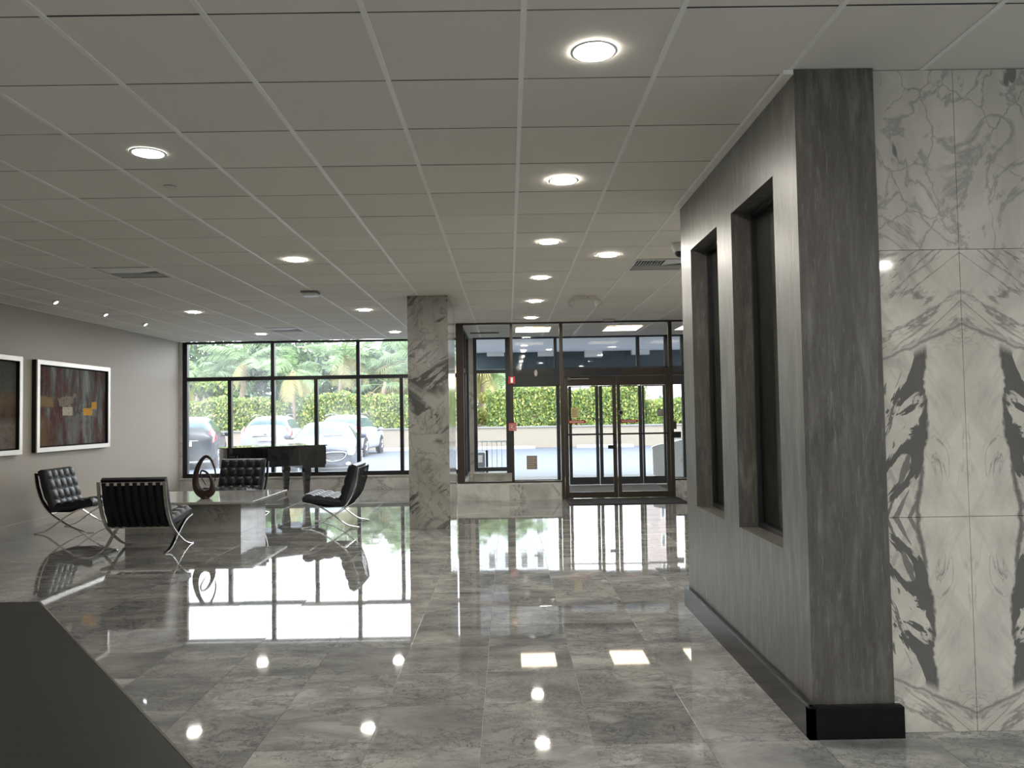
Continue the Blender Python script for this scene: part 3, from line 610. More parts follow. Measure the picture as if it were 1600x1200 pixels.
def smoothpath(p, n=5):
    out = []
    for i in range(len(p)-1):
        a, b, c, d = p[max(i-1, 0)], p[i], p[i+1], p[min(i+2, len(p)-1)]
        for k in range(n):
            t_ = k/n; out.append(tuple(.5*((2*b[q])+(-a[q]+c[q])*t_+(2*a[q]-5*b[q]+4*c[q]-d[q])*t_*t_+(-a[q]+3*b[q]-3*c[q]+d[q])*t_**3) for q in range(len(b))))
    out.append(p[-1]); return out
A_ = [(-.375,.775),(-.352,.60),(-.30,.44),(-.238,.33),(-.165,.25),(-.05,.165),(.11,.07),(.26,.016),(.365,.006)]
B_ = [(.335,.335),(.20,.305),(.10,.262),(-.05,.165),(-.155,.085),(-.25,.03),(-.375,.006)]
def lounge_chair(label, loc, rz):
    t = thing('lounge_chair', label, 'chair', loc, rz, 'tufted black leather lounge chairs around the marble table')
    for s_ in (-1, 1):
        y = s_*.355
        MB().tube([(a, y, b) for a, b in smoothpath(A_)], 1, rect=(.034, .012)).build('back_leg', M['chrome'], t, smooth=40)
        MB().tube([(a, y+s_*.0005, b) for a, b in smoothpath(B_)], 1, rect=(.034, .0125)).build('front_leg', M['chrome'], t, smooth=40)
    MB().box(-.385, -.371, -.337, .337, .735, .77).build('top_bar', M['chrome'], t)
    MB().box(-.20, -.165, -.337, .337, .252, .264).build('rear_bar', M['chrome'], t); MB().box(.29, .325, -.337, .337, .318, .33).build('front_bar', M['chrome'], t)
    for k in range(8):
        y = -.29+k*.0829
        MB().tube([(-.392, y, .765), (-.366, y, .60), (-.318, y, .44), (-.25, y, .33), (-.19, y, .268)], 1, rect=(.042, .006)).build('back_strap', M['strap'], t)
        MB().tube([(-.19, y, .272), (.05, y, .268), (.31, y, .333)], 1, rect=(.05, .006)).build('seat_strap', M['strap'], t)
    m, b = cushion(.53, .69, .10, 4, 5); xf(m, .135, (-.17, .272)); xf(b, .135, (-.17, .272))
    sc = m.build('seat_cushion', M['leather'], t, smooth=50); b.build('buttons', M['leather'], sc, kind='stuff')
    m, b = cushion(.55, .69, .10, 4, 5); ang = PI/2+.30
    # u axis up the back, top of the cushion facing forward: mirror
    for q in (m, b):
        q.v = [(x, -y, -z) for x, y, z in q.v]; c, s_ = math.cos(ang), math.sin(ang)
        q.v = [(-.185+x*c-z*s_, y, .27+x*s_+z*c) for x, y, z in q.v]
    bc = m.build('back_cushion', M['leather'], t, smooth=50); b.build('buttons', M['leather'], bc, kind='stuff')
    return t
ch = lounge_chair('black tufted chair seen from behind, nearest to the camera', (-4.06, 8.79, 0), PI/2)
dup(ch, (-5.72, 10.42, 0), .02, 'black tufted chair against the left wall, facing right')
dup(ch, (-2.33, 10.49, 0), PI, 'black tufted chair right of the marble table, seen in profile')
dup(ch, (-4.10, 11.68, 0), -PI/2-.12, 'black tufted chair behind the table, in front of the piano')

# ------------------------------------------------------------ marble table, sculpture
t = thing('marble_table', 'low square grey marble table in the middle of the seating group', 'table', (-4.1, 10.4, 0))
MB().bbox(-.76, .70, -.49, .50, 0, .382, .002).build('base', M['table'], t); MB().bbox(-.95, .93, -.73, .77, .383, .412, .004).build('tabletop', M['table'], t)
t = thing('loop_sculpture', 'dark carved wooden loop sculpture standing on the marble table', 'sculpture', (-3.93, 10.12, .412))
P = [(.012,.17),(-.03,.235),(-.060,.30),(-.048,.355),(.0,.345),(.045,.30),(.085,.22),(.095,.145),(.075,.085),(.0,.052),(-.075,.085),(-.115,.16),(-.125,.26),(-.105,.37),(-.065,.465),(-.005,.535),(.05,.525),(.095,.46),(.125,.37),(.133,.29),(.122,.22)]
Rr = [.005,.008,.010,.011,.013,.017,.024,.038,.052,.060,.056,.048,.040,.033,.027,.021,.017,.014,.011,.009,.005]
PP = smoothpath([(a, b, r) for (a, b), r in zip(P, Rr)], 5)
MB().tube([(a, 0, b) for a, b, r in PP], [(max(.006, r*.75), r) for a, b, r in PP], seg=12).build('loop', M['wood'], t, smooth=60)
MB().lathe([(.055, 0), (.06, .01), (.05, .03)], seg=20).build('foot', M['wood'], t, smooth=40)

# ------------------------------------------------------------ grand piano
pa = math.radians(35)
t = thing('grand_piano', 'black lacquered grand piano with closed lid by the window', 'piano', (-4.66, 12.87, 0), pa)
L_ = 1.73
out = smoothpath([(L_,0),(L_,.5),(L_,1.0),(L_,1.38)], 1)+smoothpath([(1.35,1.38),(1.05,1.30),(.80,1.08),(.62,.92),(.42,.84),(.22,.74),(.06,.58),(0,.38),(0,.12)], 4)+[(.03,.03),(.12,0)]
def offs(pts, d, c=(.9,.62)): return [(c[0]+(x-c[0])*(1+d), c[1]+(y-c[1])*(1+d)) for x, y in pts]
K_ = L_-.15
MB().prism([(min(x, K_), y) for x, y in out], .60, .915).build('case', M['piano'], t, smooth=30)
MB().prism(offs(out, .018), .928, .950).build('lid', M['piano'], t, smooth=30)
MB().prism(offs(out, -.01), .915, .928).build('lid_rim', M['piano'], t, smooth=30)
MB().box(L_-.42, L_-.01, .02, 1.36, .55, .60).build('key_bed', M['piano'], t)
MB().box(K_, L_, .0, .10, .60, .915).build('arm', M['piano'], t); MB().box(K_, L_, 1.26, 1.38, .60, .915).build('arm', M['piano'], t)
MB().box(K_+.001, L_-.01, .10, 1.26, .60, .645).build('keyboard', M['ivory'], t); MB().box(K_+.001, K_+.02, .10, 1.26, .645, .90).build('fallboard', M['piano'], t)
for x, y in ((L_-.30, .16), (L_-.30, 1.22), (.30, .42)):
    lg = MB()
    for (za, zb, wa, wb) in ((.08, .44, .036, .056), (.44, .60, .062, .062)):
        lg.add([(x-wa,y-wa,za),(x+wa,y-wa,za),(x+wa,y+wa,za),(x-wa,y+wa,za),(x-wb,y-wb,zb),(x+wb,y-wb,zb),(x+wb,y+wb,zb),(x-wb,y+wb,zb)], [(0,3,2,1),(4,5,6,7),(0,1,5,4),(1,2,6,5),(2,3,7,6),(3,0,4,7)])
    q = lg.build('leg', M['piano'], t); MB().lathe([(.03, .05), (.034, .065), (.03, .08)], x, y, seg=14).lathe([(.026, -.012), (.026, .012)], x, y, .0265, seg=14, axis='x').build('caster', M['brass'], q, smooth=30)

# ------------------------------------------------------------ paintings
def canvas(name, y0, y1, z0, z1, kind):
    m = Mt(name); x, y, z = m.sep()
    u = m.math('DIVIDE', m.math('SUBTRACT', y, y0), y1-y0); v = m.math('DIVIDE', m.math('SUBTRACT', z1, z), z1-z0)
    P = m.comb(u, v, 0.0); drip = m.noise(m.mp(P, (5, .8, 1)), 1.6, 6, .65, .6); fine = m.noise(m.mp(P, (4, 3, 1)), 7, 5, .7, 1)
    def msk(a, b, c, d, e=.02, j=.05):
        nz = m.math('MULTIPLY', m.math('SUBTRACT', m.noise(m.vadd(P, (a*7, c*5, 0)), 9, 3), .5), j*2)
        uu = m.math('ADD', u, nz); vv = m.math('SUBTRACT', v, nz)
        return m.math('MULTIPLY', m.math('MULTIPLY', m.sm(uu, a, a+e), m.sm(uu, b-e, b, 1, 0)), m.math('MULTIPLY', m.sm(vv, c, c+e), m.sm(vv, d-e, d, 1, 0)))
    if kind == 0:
        c = m.ramp(drip, (.34, (.035,.02,.02)), (.46, (.13,.065,.06)), (.53, (.12,.13,.13)), (.66, (.30,.36,.38)))
        c = m.mix(m.math('MULTIPLY', msk(-.2, .22, .55, 1.2, .15), .7), c, (.22,.13,.07)); c = m.mix(m.math('MULTIPLY', m.sm(fine, .5, .75), .35), c, (.30,.30,.28))
        c = m.mix(msk(.60, .70, .05, .95, .06, .04), c, (.27,.30,.32)); c = m.mix(m.math('MULTIPLY', msk(.38, .62, .55, 1.1, .1), .6), c, (.22,.24,.25))
        c = m.mix(m.math('MULTIPLY', msk(.02, .23, .37, .53, .03, .04), .8), c, (.30,.23,.10)); c = m.mix(m.math('MULTIPLY', msk(.27, .50, .36, .50, .02, .12), .7), c, (.35,.33,.27))
        sp = m.math('MULTIPLY', m.sm(m.noise(P, 28, 3, .8, 1), .58, .62), msk(.28, .72, .33, .75, .1)); c = m.mix(m.math('MULTIPLY', sp, .9), c, (.02,.02,.02))
        c = m.mix(msk(.33, .48, .50, .62, .01, .012), c, m.mix(m.noise(P, 30, 2), (.30,.29,.26), (.80,.78,.70)))
        for a in ((.63, .78, .51, .62), (.76, .85, .43, .53)): c = m.mix(msk(*a, .01, .012), c, m.mix(m.noise(P, 22, 2), (.50,.26,.03), (.95,.55,.08)))
    else:
        c = m.ramp(v, (.0, (.07,.09,.09)), (.3, (.10,.12,.115)), (.45, (.17,.13,.08)), (.62, (.10,.06,.045)), (.72, (.22,.20,.18)), (1, (.20,.19,.17)))
        c = m.mix(m.math('MULTIPLY', m.sm(fine, .45, .7), .5), c, (.06,.05,.045)); c = m.mix(m.math('MULTIPLY', m.sm(drip, .5, .7), .4), c, (.26,.22,.16))
    m.bump(fine, .3, .01); return m.fin(m.mix(1.0, c, m.mix(0.0, (.8,.74,.68), (1,1,1)), 'MULTIPLY'), .7, spec=.12)
def painting(y0, y1, z0, z1, label, kind):
    t = thing('framed_painting', label, 'painting', (0, 0, 0)); X = XL+.001; w_ = .062; D = .075
    def bar(nm, a, b, c, d):
        q_ = MB().box(X+D-.018, X+D, a, b, c, d).build(nm, M['silver'], t); MB().box(X, X+D-.018, a, b, c, d).build('frame_edge', M['matblack'], q_)
    bar('frame_side', y0, y0+w_, z0+w_, z1-w_); bar('frame_side', y1-w_, y1, z0+w_, z1-w_); bar('frame_side', y0, y1, z0, z0+w_); bar('frame_side', y0, y1, z1-w_, z1)
    q = .004; MB().box(X, X+D-.008, y0+w_+.0005, y0+w_+q, z0+w_, z1-w_).box(X, X+D-.008, y1-w_-q, y1-w_-.0005, z0+w_, z1-w_).box(X, X+D-.008, y0+w_+q, y1-w_-q, z0+w_+.0005, z0+w_+q).box(X, X+D-.008, y0+w_+q, y1-w_-q, z1-w_-q, z1-w_-.0005).box(X, X+.012, y0+w_+q, y1-w_-q, z0+w_+q, z1-w_-q).build('liner', M['matblack'], t)
    g_ = .02; MB().box(X+.012, X+.034, y0+w_+g_, y1-w_-g_, z0+w_+g_, z1-w_-g_).build('canvas', canvas('painted canvas %d' % kind, y0+w_, y1-w_, z0+w_, z1-w_, kind), t)
painting(10.66, 12.61, 1.015, 2.29, 'silver framed abstract painting with gold and white patches on left wall', 0)
painting(8.40, 10.34, 1.01, 2.30, 'silver framed abstract painting in brown bands, cut by photo left edge', 1)

# ------------------------------------------------------------ outdoors
GZ = -.15
struct('ground', MB().box(-45, 45, -40, 90, GZ-.3, GZ), M['asphalt'])
struct('floor_walk', MB().box(-7.5, 12, 15.62, 18.1, GZ+.001, -.01), M['walk'])
rw = struct('wall_garden', MB().box(-30, 22, 36.5, 36.75, GZ, .80), M['stucco']); MB().box(-30, 22, 36.45, 36.8, .80, .86).build('coping', M['walk'], rw)
struct('ground_bank', MB().box(-40, 40, 36.75, 90, GZ, .70), M['hcore'])
def wheel_stop(x, y, l, label): tag(MB().bbox(x-l/2, x+l/2, y-.1, y+.1, GZ, GZ+.13, .03).build('wheel_stop', M['kerb']), label, 'wheel stop', 'white wheel stops along the cream wall')
wheel_stop(-4.2, 35.6, 3.2, 'white wheel stop before the cream wall, seen between dark car and column'); wheel_stop(-.1, 35.6, 2.6, 'white wheel stop seen through the vestibule glass'); wheel_stop(4.4, 35.6, 2.6, 'white wheel stop seen through the double doors')
# canopy over the drop-off
cn = struct('canopy', MB().box(-1.0, 12, 15.65, 20.2, 3.02, 3.15), M['soffit'])
MB().box(-1.0, 12, 20.0, 20.25, 2.60, 3.02).build('fascia', M['teal'], cn)
for k, (x, zb) in enumerate(((-.3, 2.92), (1.0, 2.90), (2.2, 2.86), (3.4, 2.90), (4.8, 2.9))): MB().box(x-.22, x+.22, 19.75, 19.99, zb, 3.02).build('soffit_box', M['white'], cn)
struct('column_canopy', MB().box(11.5, 12, 19.7, 20.2, GZ, 3.02), M['soffit'])
# hedges: a core coloured dark as inner shade, under thousands of separate leaves
def leaves(pts_fn, n, size, mats, rng):
    m = MB(); va, fa, ma = m.v, m.f, m.m
    for k in range(n):
        x, y, z, nx, ny, nz = pts_fn(rng)
        s_ = size*rng.uniform(.6, 1.25); a = rng.uniform(0, 2*PI)
        nrm = Vector((nx+rng.gauss(0, .55), ny+rng.gauss(0, .55), nz+rng.gauss(0, .55))).normalized()
        t1 = nrm.cross(Vector((math.cos(a), math.sin(a), .3))).normalized()*s_; t2 = nrm.cross(t1)*.55; b = len(va); p = Vector((x, y, z))
        va += [tuple(p-t1), tuple(p+t2+nrm*s_*.15), tuple(p+t1), tuple(p-t2+nrm*s_*.15)]; fa.append((b, b+1, b+2, b+3)); ma.append(rng.choices(range(len(mats)), [5, 3, 1.2][:len(mats)])[0])
    return m
def hedge(x0, x1, y0, y1, z0, z1, n, label, r=.5):
    t = thing('hedge', label, 'hedge', (0, 0, 0), group=None); rng = random.Random(int(x0*10)+99)
    def tz(x): return z1+.10*math.sin(x*1.3)+.07*math.sin(x*3.1+1)+.05*math.sin(x*7.7)
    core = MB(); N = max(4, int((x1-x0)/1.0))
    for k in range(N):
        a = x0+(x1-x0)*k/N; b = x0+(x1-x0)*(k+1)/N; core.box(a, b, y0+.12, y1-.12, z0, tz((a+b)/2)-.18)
    core.build('shade_core', M['hcore'], t)
    def fn(q):
        x = q.uniform(x0, x1); top = tz(x); u = q.random()
        e = min(x-x0, x1-x); rd = max(0, r-e) if r else 0; top -= rd*.6
        if u < .72: return x, y0+rd*.5+q.gauss(0, .07), z0+(top-z0)*q.random()**.85, 0, -1, .35
        if u < .97: return x, q.uniform(y0, y1), top+q.gauss(0, .05), 0, -.2, 1
        xx = x0 if q.random() < .5 else x1
        return xx+q.gauss(0, .07), q.uniform(y0, y1), z0+(top-z0)*q.random(), (-1 if xx == x0 else 1), 0, .3
    mt = [M['hleaf'], M['hleaf2'], M['hleaf3']]
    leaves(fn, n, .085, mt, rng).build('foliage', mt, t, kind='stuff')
    return t
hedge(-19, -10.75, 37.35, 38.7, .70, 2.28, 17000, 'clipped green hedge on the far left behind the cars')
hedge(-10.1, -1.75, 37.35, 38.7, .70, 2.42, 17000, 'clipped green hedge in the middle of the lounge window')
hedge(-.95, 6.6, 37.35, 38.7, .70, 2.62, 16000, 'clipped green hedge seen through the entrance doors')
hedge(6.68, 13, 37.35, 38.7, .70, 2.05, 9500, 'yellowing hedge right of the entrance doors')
# low shrubs in front of the wall on the left
def shrub(name, x, y, z, rx, ry, rz_, n, label, mats, size=.1, cat='shrub', trunk=True, group=None):
    t = thing(name, label, cat, (x, y, GZ if z < 2.0 else .70), group=group); b = (GZ if z < 2.0 else .70); rng = random.Random(int(x*13+y*7))
    lob = [(rng.gauss(0, rx*.45), rng.gauss(0, ry*.45), rng.gauss(0, rz_*.4), rng.uniform(.35, .6)) for _ in range(9)]
    def fn(q):
        lx, ly, lz, lr = q.choice(lob); d = Vector((q.gauss(0,1), q.gauss(0,1), q.gauss(0,1))).normalized(); rr = lr*q.uniform(.75, 1.05)
        return lx+d.x*rx*rr, ly+d.y*ry*rr, z-b+lz+d.z*rz_*rr, d.x, d.y, d.z
    leaves(fn, n, size, mats, rng).build('foliage', mats, t, kind='stuff')
    if trunk: MB().tube([(0, 0, 0), (.1, 0, (z-b)*.5), (0, 0, z-b)], [.16, .12, .07], seg=8).build('trunk', M['trunk'], t, smooth=50)
    return t
TM = [M['tree'], M['hleaf2']]
for k, (x, y, z, rx, rz_, lab) in enumerate(((-19.5, 50, 3.6, 3.4, 2.8, 'blue green broadleaf tree at the left window edge'), (-15.5, 52, 4.2, 3.2, 2.8, 'broadleaf tree behind the leftmost palms'), (-11.2, 51, 3.6, 3.0, 2.6, 'dense broadleaf tree behind the brown palm'),
        (-7.2, 50, 4.2, 2.9, 3.1, 'tall round broadleaf tree in the middle of the lounge window'), (-3.4, 51, 3.9, 2.7, 2.9, 'broadleaf tree next to the marble column'))):
    shrub('tree', x, y, z, rx, 1.6, rz_, 5200, lab, TM, .24, 'tree')
shrub('shrub', -15.6, 40.0, 3.0, 1.3, .8, .75, 1800, 'bright green shrub rising above the hedge on the left', [M['hleaf'], M['hleaf2']], .14)
shrub('shrub', -1.15, 39.4, 1.55, .75, .5, .7, 900, 'small yellowing shrub in the gap beside the entrance hedge', [M['hleaf3'], M['hleaf']], .10, trunk=False)
# palms
def frond_mesh(L, mat, droop, fan=False, seed=1):
    q = random.Random(seed); m = MB()
    pts = []
    for k in range(9):
        u = k/8; pts.append(Vector((L*u*(1-.12*u), 0, L*(.42*u-droop*u*u))))
    m.tube(pts, [.028*(1-.8*k/8) for k in range(9)], seg=4)
    for k in range(26):
        u = .14+.85*k/25; i = min(7, int(u*8)); p = pts[i].lerp(pts[i+1], u*8-i); tg = (pts[i+1]-pts[i]).normalized(); ll = L*.30*math.sin(PI*(.12+.83*u))**.6
        for s_ in (-1, 1):
            d = (Vector((.55, s_, -.35+q.uniform(-.25, .1)))).normalized(); e = p+d*ll; e.z -= ll*.25; w_ = tg*.028; md = p+d*ll*.5
            b = len(m.v); m.v += [tuple(p-w_), tuple(md-w_*1.2), tuple(e), tuple(md+w_*1.2), tuple(p+w_)]; m.f.append((b, b+1, b+2, b+3, b+4)); m.m.append(0)
    return m.mesh('frond', mat)
FR = [frond_mesh(2.6, M['palm'], .55, seed=1), frond_mesh(2.4, M['palm'], .85, seed=2), frond_mesh(2.2, M['palm2'], .75, seed=3)]
def fan_mesh(mat, seed):
    q = random.Random(seed); m = MB(); m.tube([(0,0,0), (.5,0,.12), (1.0,0,.16)], .02, seg=4)
    for k in range(26):
        a = -1.9+3.8*k/25; L = .85*(1-.12*abs(a)); d = Vector((math.cos(a), math.sin(a), .12)); p = Vector((1,0,.16)); n = Vector((-d.y, d.x, 0))*.02; e = p+d*L; e.z -= .28+q.uniform(0, .15); md = p+d*L*.55
        b = len(m.v); m.v += [tuple(p), tuple(md-n), tuple(e), tuple(md+n)]; m.f.append((b, b+1, b+2, b+3)); m.m.append(0)
    return m.mesh('frond', mat)
FN = [fan_mesh(M['palm'], 5), fan_mesh(M['palm2'], 6)]
def palm(x, y, h, label, n=18, yellow=.2, fan=False, r=.13, lean=.3, sc=1.0):
    t = thing('palm_tree', label, 'palm tree', (x, y, .70), group='palm trees behind the hedge'); q = random.Random(int(abs(x)*31+y)); H = h-.70
    pr = []
    for k in range(14): pr.append(((lean*(k/13)**2, 0, H*k/13)))
    MB().tube(pr, [r*(1.25-.45*k/13)*(1.06 if k % 2 else .96) for k in range(14)], seg=10).build('trunk', M['trunk'], t, smooth=30)
    for k in range(n):
        low = k/n > 1-yellow
        me = (FN[1 if low else 0] if fan else FR[2 if low else k % 2])
        o = bpy.data.objects.new('frond', me); C.objects.link(o); o.parent = t
        el = -.75*q.random() if low else q.uniform(-.1, .95)
        o.location = (lean, 0, H+(q.uniform(-.15, .1))); o.rotation_euler = (q.uniform(-.3, .3), -el+.15, q.uniform(0, 2*PI)); s_ = sc*q.uniform(.85, 1.1); o.scale = (s_, s_, s_)
    return t
palm(-14.6, 42.5, 4.6, 'leftmost tall coconut palm with windblown green fronds', 20, .1, lean=.4)
palm(-17.6, 44, 4.0, 'coconut palm partly cut by the left window frame', 16, .1)
palm(-12.4, 43.5, 3.9, 'low green coconut palm left of the brown palm', 18, .25)
palm(-10.45, 36.85+1.3, 3.75, 'thin coconut palm with drooping yellow brown fronds and pale trunk', 16, .35, r=.09, lean=-.1, sc=.75)
palm(-9.1, 42, 4.7, 'green coconut palm just right of the brown palm', 18, .3)
palm(-7.0, 43, 4.3, 'broad green palm in the middle of the upper window', 18, .2)
palm(-5.2, 41, 4.35, 'fan palm with spiky green leaves left of third mullion', 24, .1, fan=True, r=.16, sc=1.35)
palm(-6.6, 40.2, 3.2, 'low fan palm with yellow skirt above the hedge', 20, .3, fan=True, sc=1.1)
palm(-3.9, 41.5, 4.5, 'fan palm with spiky leaves right of third mullion', 28, .08, fan=True, r=.2, sc=1.45)
palm(-2.9, 40.5, 4.0, 'yellowish fan palm close to the marble column', 24, .3, fan=True, r=.2, sc=1.3)
palm(-1.45, 41.5, 4.0, 'slender palm seen through the left vestibule glass', 14, .3, r=.16)
palm(-.35, 43, 4.4, 'second slender palm trunk leaning over the entrance hedge', 14, .3, r=.15, lean=1.0)
# buildings
def building(x0, x1, y, h, label, mat, nw, nf, z0=.7):
    t = thing('building', label, 'building', (0, 0, 0)); MB().box(x0, x1, y, y+8, z0, h).build('wall', mat, t)
    for i in range(nw):
        for j in range(nf):
            a = x0+(x1-x0)*(i+.25)/nw; b = a+(x1-x0)*.5/nw; c = z0+1+(h-z0-1)*j/nf; d = c+(h-z0-1)*.5/nf
            f = MB().box(a, b, y-.06, y-.001, c, d).build('window', M['white'], t); MB().box(a+.08, b-.08, y-.07, y-.06, c+.08, d-.08).build('pane', M['bwin'], f)
    return t
building(-3.6, 3.2, 66, 13, 'pale grey building glimpsed beside the entrance hedge', M['bldg'], 5, 4)
building(12.9, 14.5, 68, 14, 'pinkish brown building glimpsed above the hedge through right door', M['bldg2'], 2, 5)
def railing(x0, x1, y, label, z0=-.01):
    t = thing('railing', label, 'railing', (0, 0, 0), group=None)
    MB().box(x0, x1, y-.02, y+.02, .80, .835).build('top_rail', M['vent'], t); MB().box(x0, x1, y-.015, y+.015, .12, .145).build('bottom_rail', M['vent'], t)
    n = max(2, int((x1-x0)/.105))
    for k in range(n+1):
        x = x0+(x1-x0)*k/n; MB().box(x-.008, x+.008, y-.008, y+.008, (z0 if k in (0, n) else .145), .80).build('baluster', M['vent'], t)
railing(-.95, .06, 17.9, 'pale metal railing outside the left vestibule window'); railing(3.7, 5.2, 17.9, 'pale metal railing outside, right of the entrance doors')
t = thing('litter_bin', 'grey metal litter bin outside in front of the railing', 'bin', (-.66, 17.2, -.01))
MB().bbox(-.13, .13, -.13, .13, 0, .62, .02).build('body', M['bin'], t); MB().box(.15, .20, -.05, 0, 0, .66).build('post', M['trimdk'], t); MB().box(-.10, .08, -.135, -.13, .40, .56).build('label_plate', M['white'], t)
t = thing('road_barrier', 'white rounded plastic barrier standing outside the right door', 'barrier', (3.62, 17.4, -.01))
pp = smoothpath([(-.42, .05), (-.42, .55), (-.40, .68), (.0, .76), (.55, .80), (.55, .06), (.0, .0), (-.32, .0)], 3)
MB().prism(pp, -.06, .06).rot(PI/2, 'X').build('body', M['white'], t, smooth=40)
for x in (-.12, .22):
    MB().lathe([(.038, -.064), (.038, -.06)], x, 0, .36, axis='y', seg=16).move((0, 0, 0)).build('emblem', M['plastic'], t)
MB().box(.04, .05, -.064, -.06, .02, .75).build('seam', M['plastic'], t)

# ------------------------------------------------------------ cars
def car(label, loc, rz, kind, paint, tail=True):
    """x is the heading; the body is lofted through stations from tail to nose, then smoothed and split into panels and glass"""
    t = thing('car', label, 'car', loc, rz)
    if kind == 'sedan':  # x, half width, sill, belt, shoulder top, roof half width, roof z
        ST_ = [(-2.42,.62,.42,.66,.70,.45,.72),(-2.34,.80,.30,.86,.93,.62,.96),(-1.85,.90,.24,.93,1.02,.70,1.05),(-1.45,.92,.22,.95,1.05,.66,1.12),(-.75,.925,.22,.95,1.02,.60,1.40),(0,.93,.22,.95,1.02,.60,1.45),(.45,.93,.22,.93,1.0,.60,1.40),
               (1.15,.92,.22,.90,.98,.66,1.04),(1.35,.92,.22,.88,.96,.66,.99),(1.95,.92,.24,.82,.88,.66,.93),(2.28,.88,.26,.74,.80,.66,.85),(2.42,.80,.28,.66,.72,.60,.76),(2.44,.78,.29,.64,.70,.58,.74)]
        cab = (3, 6); WB = (-1.42, 1.42); r = .34
    else:
        ST_ = [(-2.32,.74,.40,.80,.92,.62,.95),(-2.28,.88,.30,.95,1.05,.70,1.10),(-2.12,.92,.26,1.0,1.10,.66,1.30),(-1.80,.93,.24,1.02,1.12,.64,1.58),(-.9,.935,.24,1.02,1.12,.66,1.66),(.1,.94,.24,1.0,1.10,.64,1.65),(.65,.94,.24,.98,1.07,.62,1.50),
               (1.15,.93,.24,.97,1.05,.70,1.12),(1.45,.93,.24,.95,1.02,.70,1.06),(2.0,.90,.26,.88,.96,.64,1.0),(2.26,.82,.30,.74,.80,.52,.84),(2.34,.66,.36,.62,.66,.40,.68)]
        cab = (1, 6); WB = (-1.38, 1.40); r = .37
    rows = []
    for x, w_, s_, b, sh, rw_, rz_ in ST_:
        hp = [(w_*.90, s_), (w_*.99, s_+.10), (w_, (s_+b)/2), (w_*.985, b), (w_*.95, sh), (rw_, rz_-.03), (rw_*.72, rz_+.012), (0, rz_+.025)]
        rows.append([(x, y, z) for y, z in hp]+[(x, -y, z) for y, z in reversed(hp[:-1])])
    nR = len(rows[0]); v = [p for rr in rows for p in rr]; f = []; mi = []
    for i in range(len(rows)-1):
        for j in range(nR):
            k = (j+1) % nR; f.append((i*nR+j, i*nR+k, (i+1)*nR+k, (i+1)*nR+j)); g_ = 0
            side = j in (4, nR-6)
            top = j in (5, 6, 7, 8)
            if kind == 'sedan':
                if side and 3 <= i <= 6: g_ = 2
                if top and i == 6: g_ = 1
                if top and i == 3: g_ = 3
            else:
                if side and 2 <= i <= 6: g_ = 2
                if top and i == 6: g_ = 1
                if top and i in (2,): g_ = 3
            if j == nR-1: g_ = 4
            mi.append(g_)
    f.append(tuple(range(nR-1, -1, -1))); mi.append(0); f.append(tuple((len(rows)-1)*nR+j for j in range(nR))); mi.append(0)
    me = bpy.data.meshes.new('tmp'); me.from_pydata(v, [], f); me.polygons.foreach_set('material_index', mi)
    for _ in range(5): me.materials.append(paint)
    o = bpy.data.objects.new('tmp', me); C.objects.link(o); sm_ = o.modifiers.new('s', 'SUBSURF'); sm_.levels = 2; sm_.render_levels = 2
    bpy.context.view_layer.update()
    ev = bpy.data.meshes.new_from_object(o.evaluated_get(bpy.context.evaluated_depsgraph_get()))
    names = {0: ('body', paint), 1: ('windshield', M['cglass']), 2: ('side_window', M['cglass']), 3: ('rear_window', M['cglass']), 4: ('underbody', M['trimdk'])}
    mir = [tuple(q.co) for q in ev.vertices]
    groups = {}
    for p in ev.polygons: groups.setdefault((p.material_index, (p.center.y > 0) if p.material_index == 2 else 0), []).append(tuple(p.vertices))
    for (gi, sd_), fs in groups.items():
        idx = {}; vv = []; ff = []
        for q in fs:
            ff.append(tuple(idx.setdefault(a, len(idx)) for a in q))
        vv = [None]*len(idx)
        for a, b in idx.items(): vv[b] = mir[a]
        q = MB(); q.v = vv; q.f = ff; q.m = [0]*len(ff); q.build(names[gi][0], names[gi][1], t, smooth=60)
    bpy.data.objects.remove(o)
    W = .90 if kind == 'sedan' else .92
    for x in WB:
        for s_ in (-1, 1):
            wl = MB().lathe([(r*.66, -.11), (r*.94, -.10), (r, -.07), (r, .07), (r*.94, .10), (r*.66, .11)], x, s_*(W-.085), r, seg=28, axis='y').build('wheel', M['tyre'], t, smooth=40)
            rm = MB().lathe([(r*.64, -.112), (r*.66, -.10)], x, s_*(W-.085), r, seg=24, axis='y')
            rm2 = MB(); yy = s_*(W+.028)
            for k in range(5):
                a = 2*PI*k/5; rm2.tube([(x, yy, r), (x+math.cos(a)*r*.62, yy, r+math.sin(a)*r*.62)], .04, seg=6)
            rm2.lathe([(r*.66, -.01), (r*.60, -.015), (r*.60, .015), (r*.66, .01)], x, yy, r, seg=24, axis='y', cap=False).build('rim', M['rim'], wl)
            MB().lathe([(r*1.13, -.02), (r*1.13, .02)], x, s_*(W-.01), r, seg=28, axis='y').build('wheel_arch', M['trimdk'], t)
    for s_ in (-1, 1):
        xm = .72; mr = MB().ball(0, 0, 0, .11, 10, 6, .75); mr.v = [(a*.6+xm, b*1.0+s_*(W+.13), c+1.06) for a, b, c in mr.v]; mr.build('mirror', paint if kind != 'dark' else M['trimdk'], t, smooth=60)
        MB().cbox(xm, s_*(W+.03), 1.0, .05, .14, .04).build('mirror_arm', M['trimdk'], t)
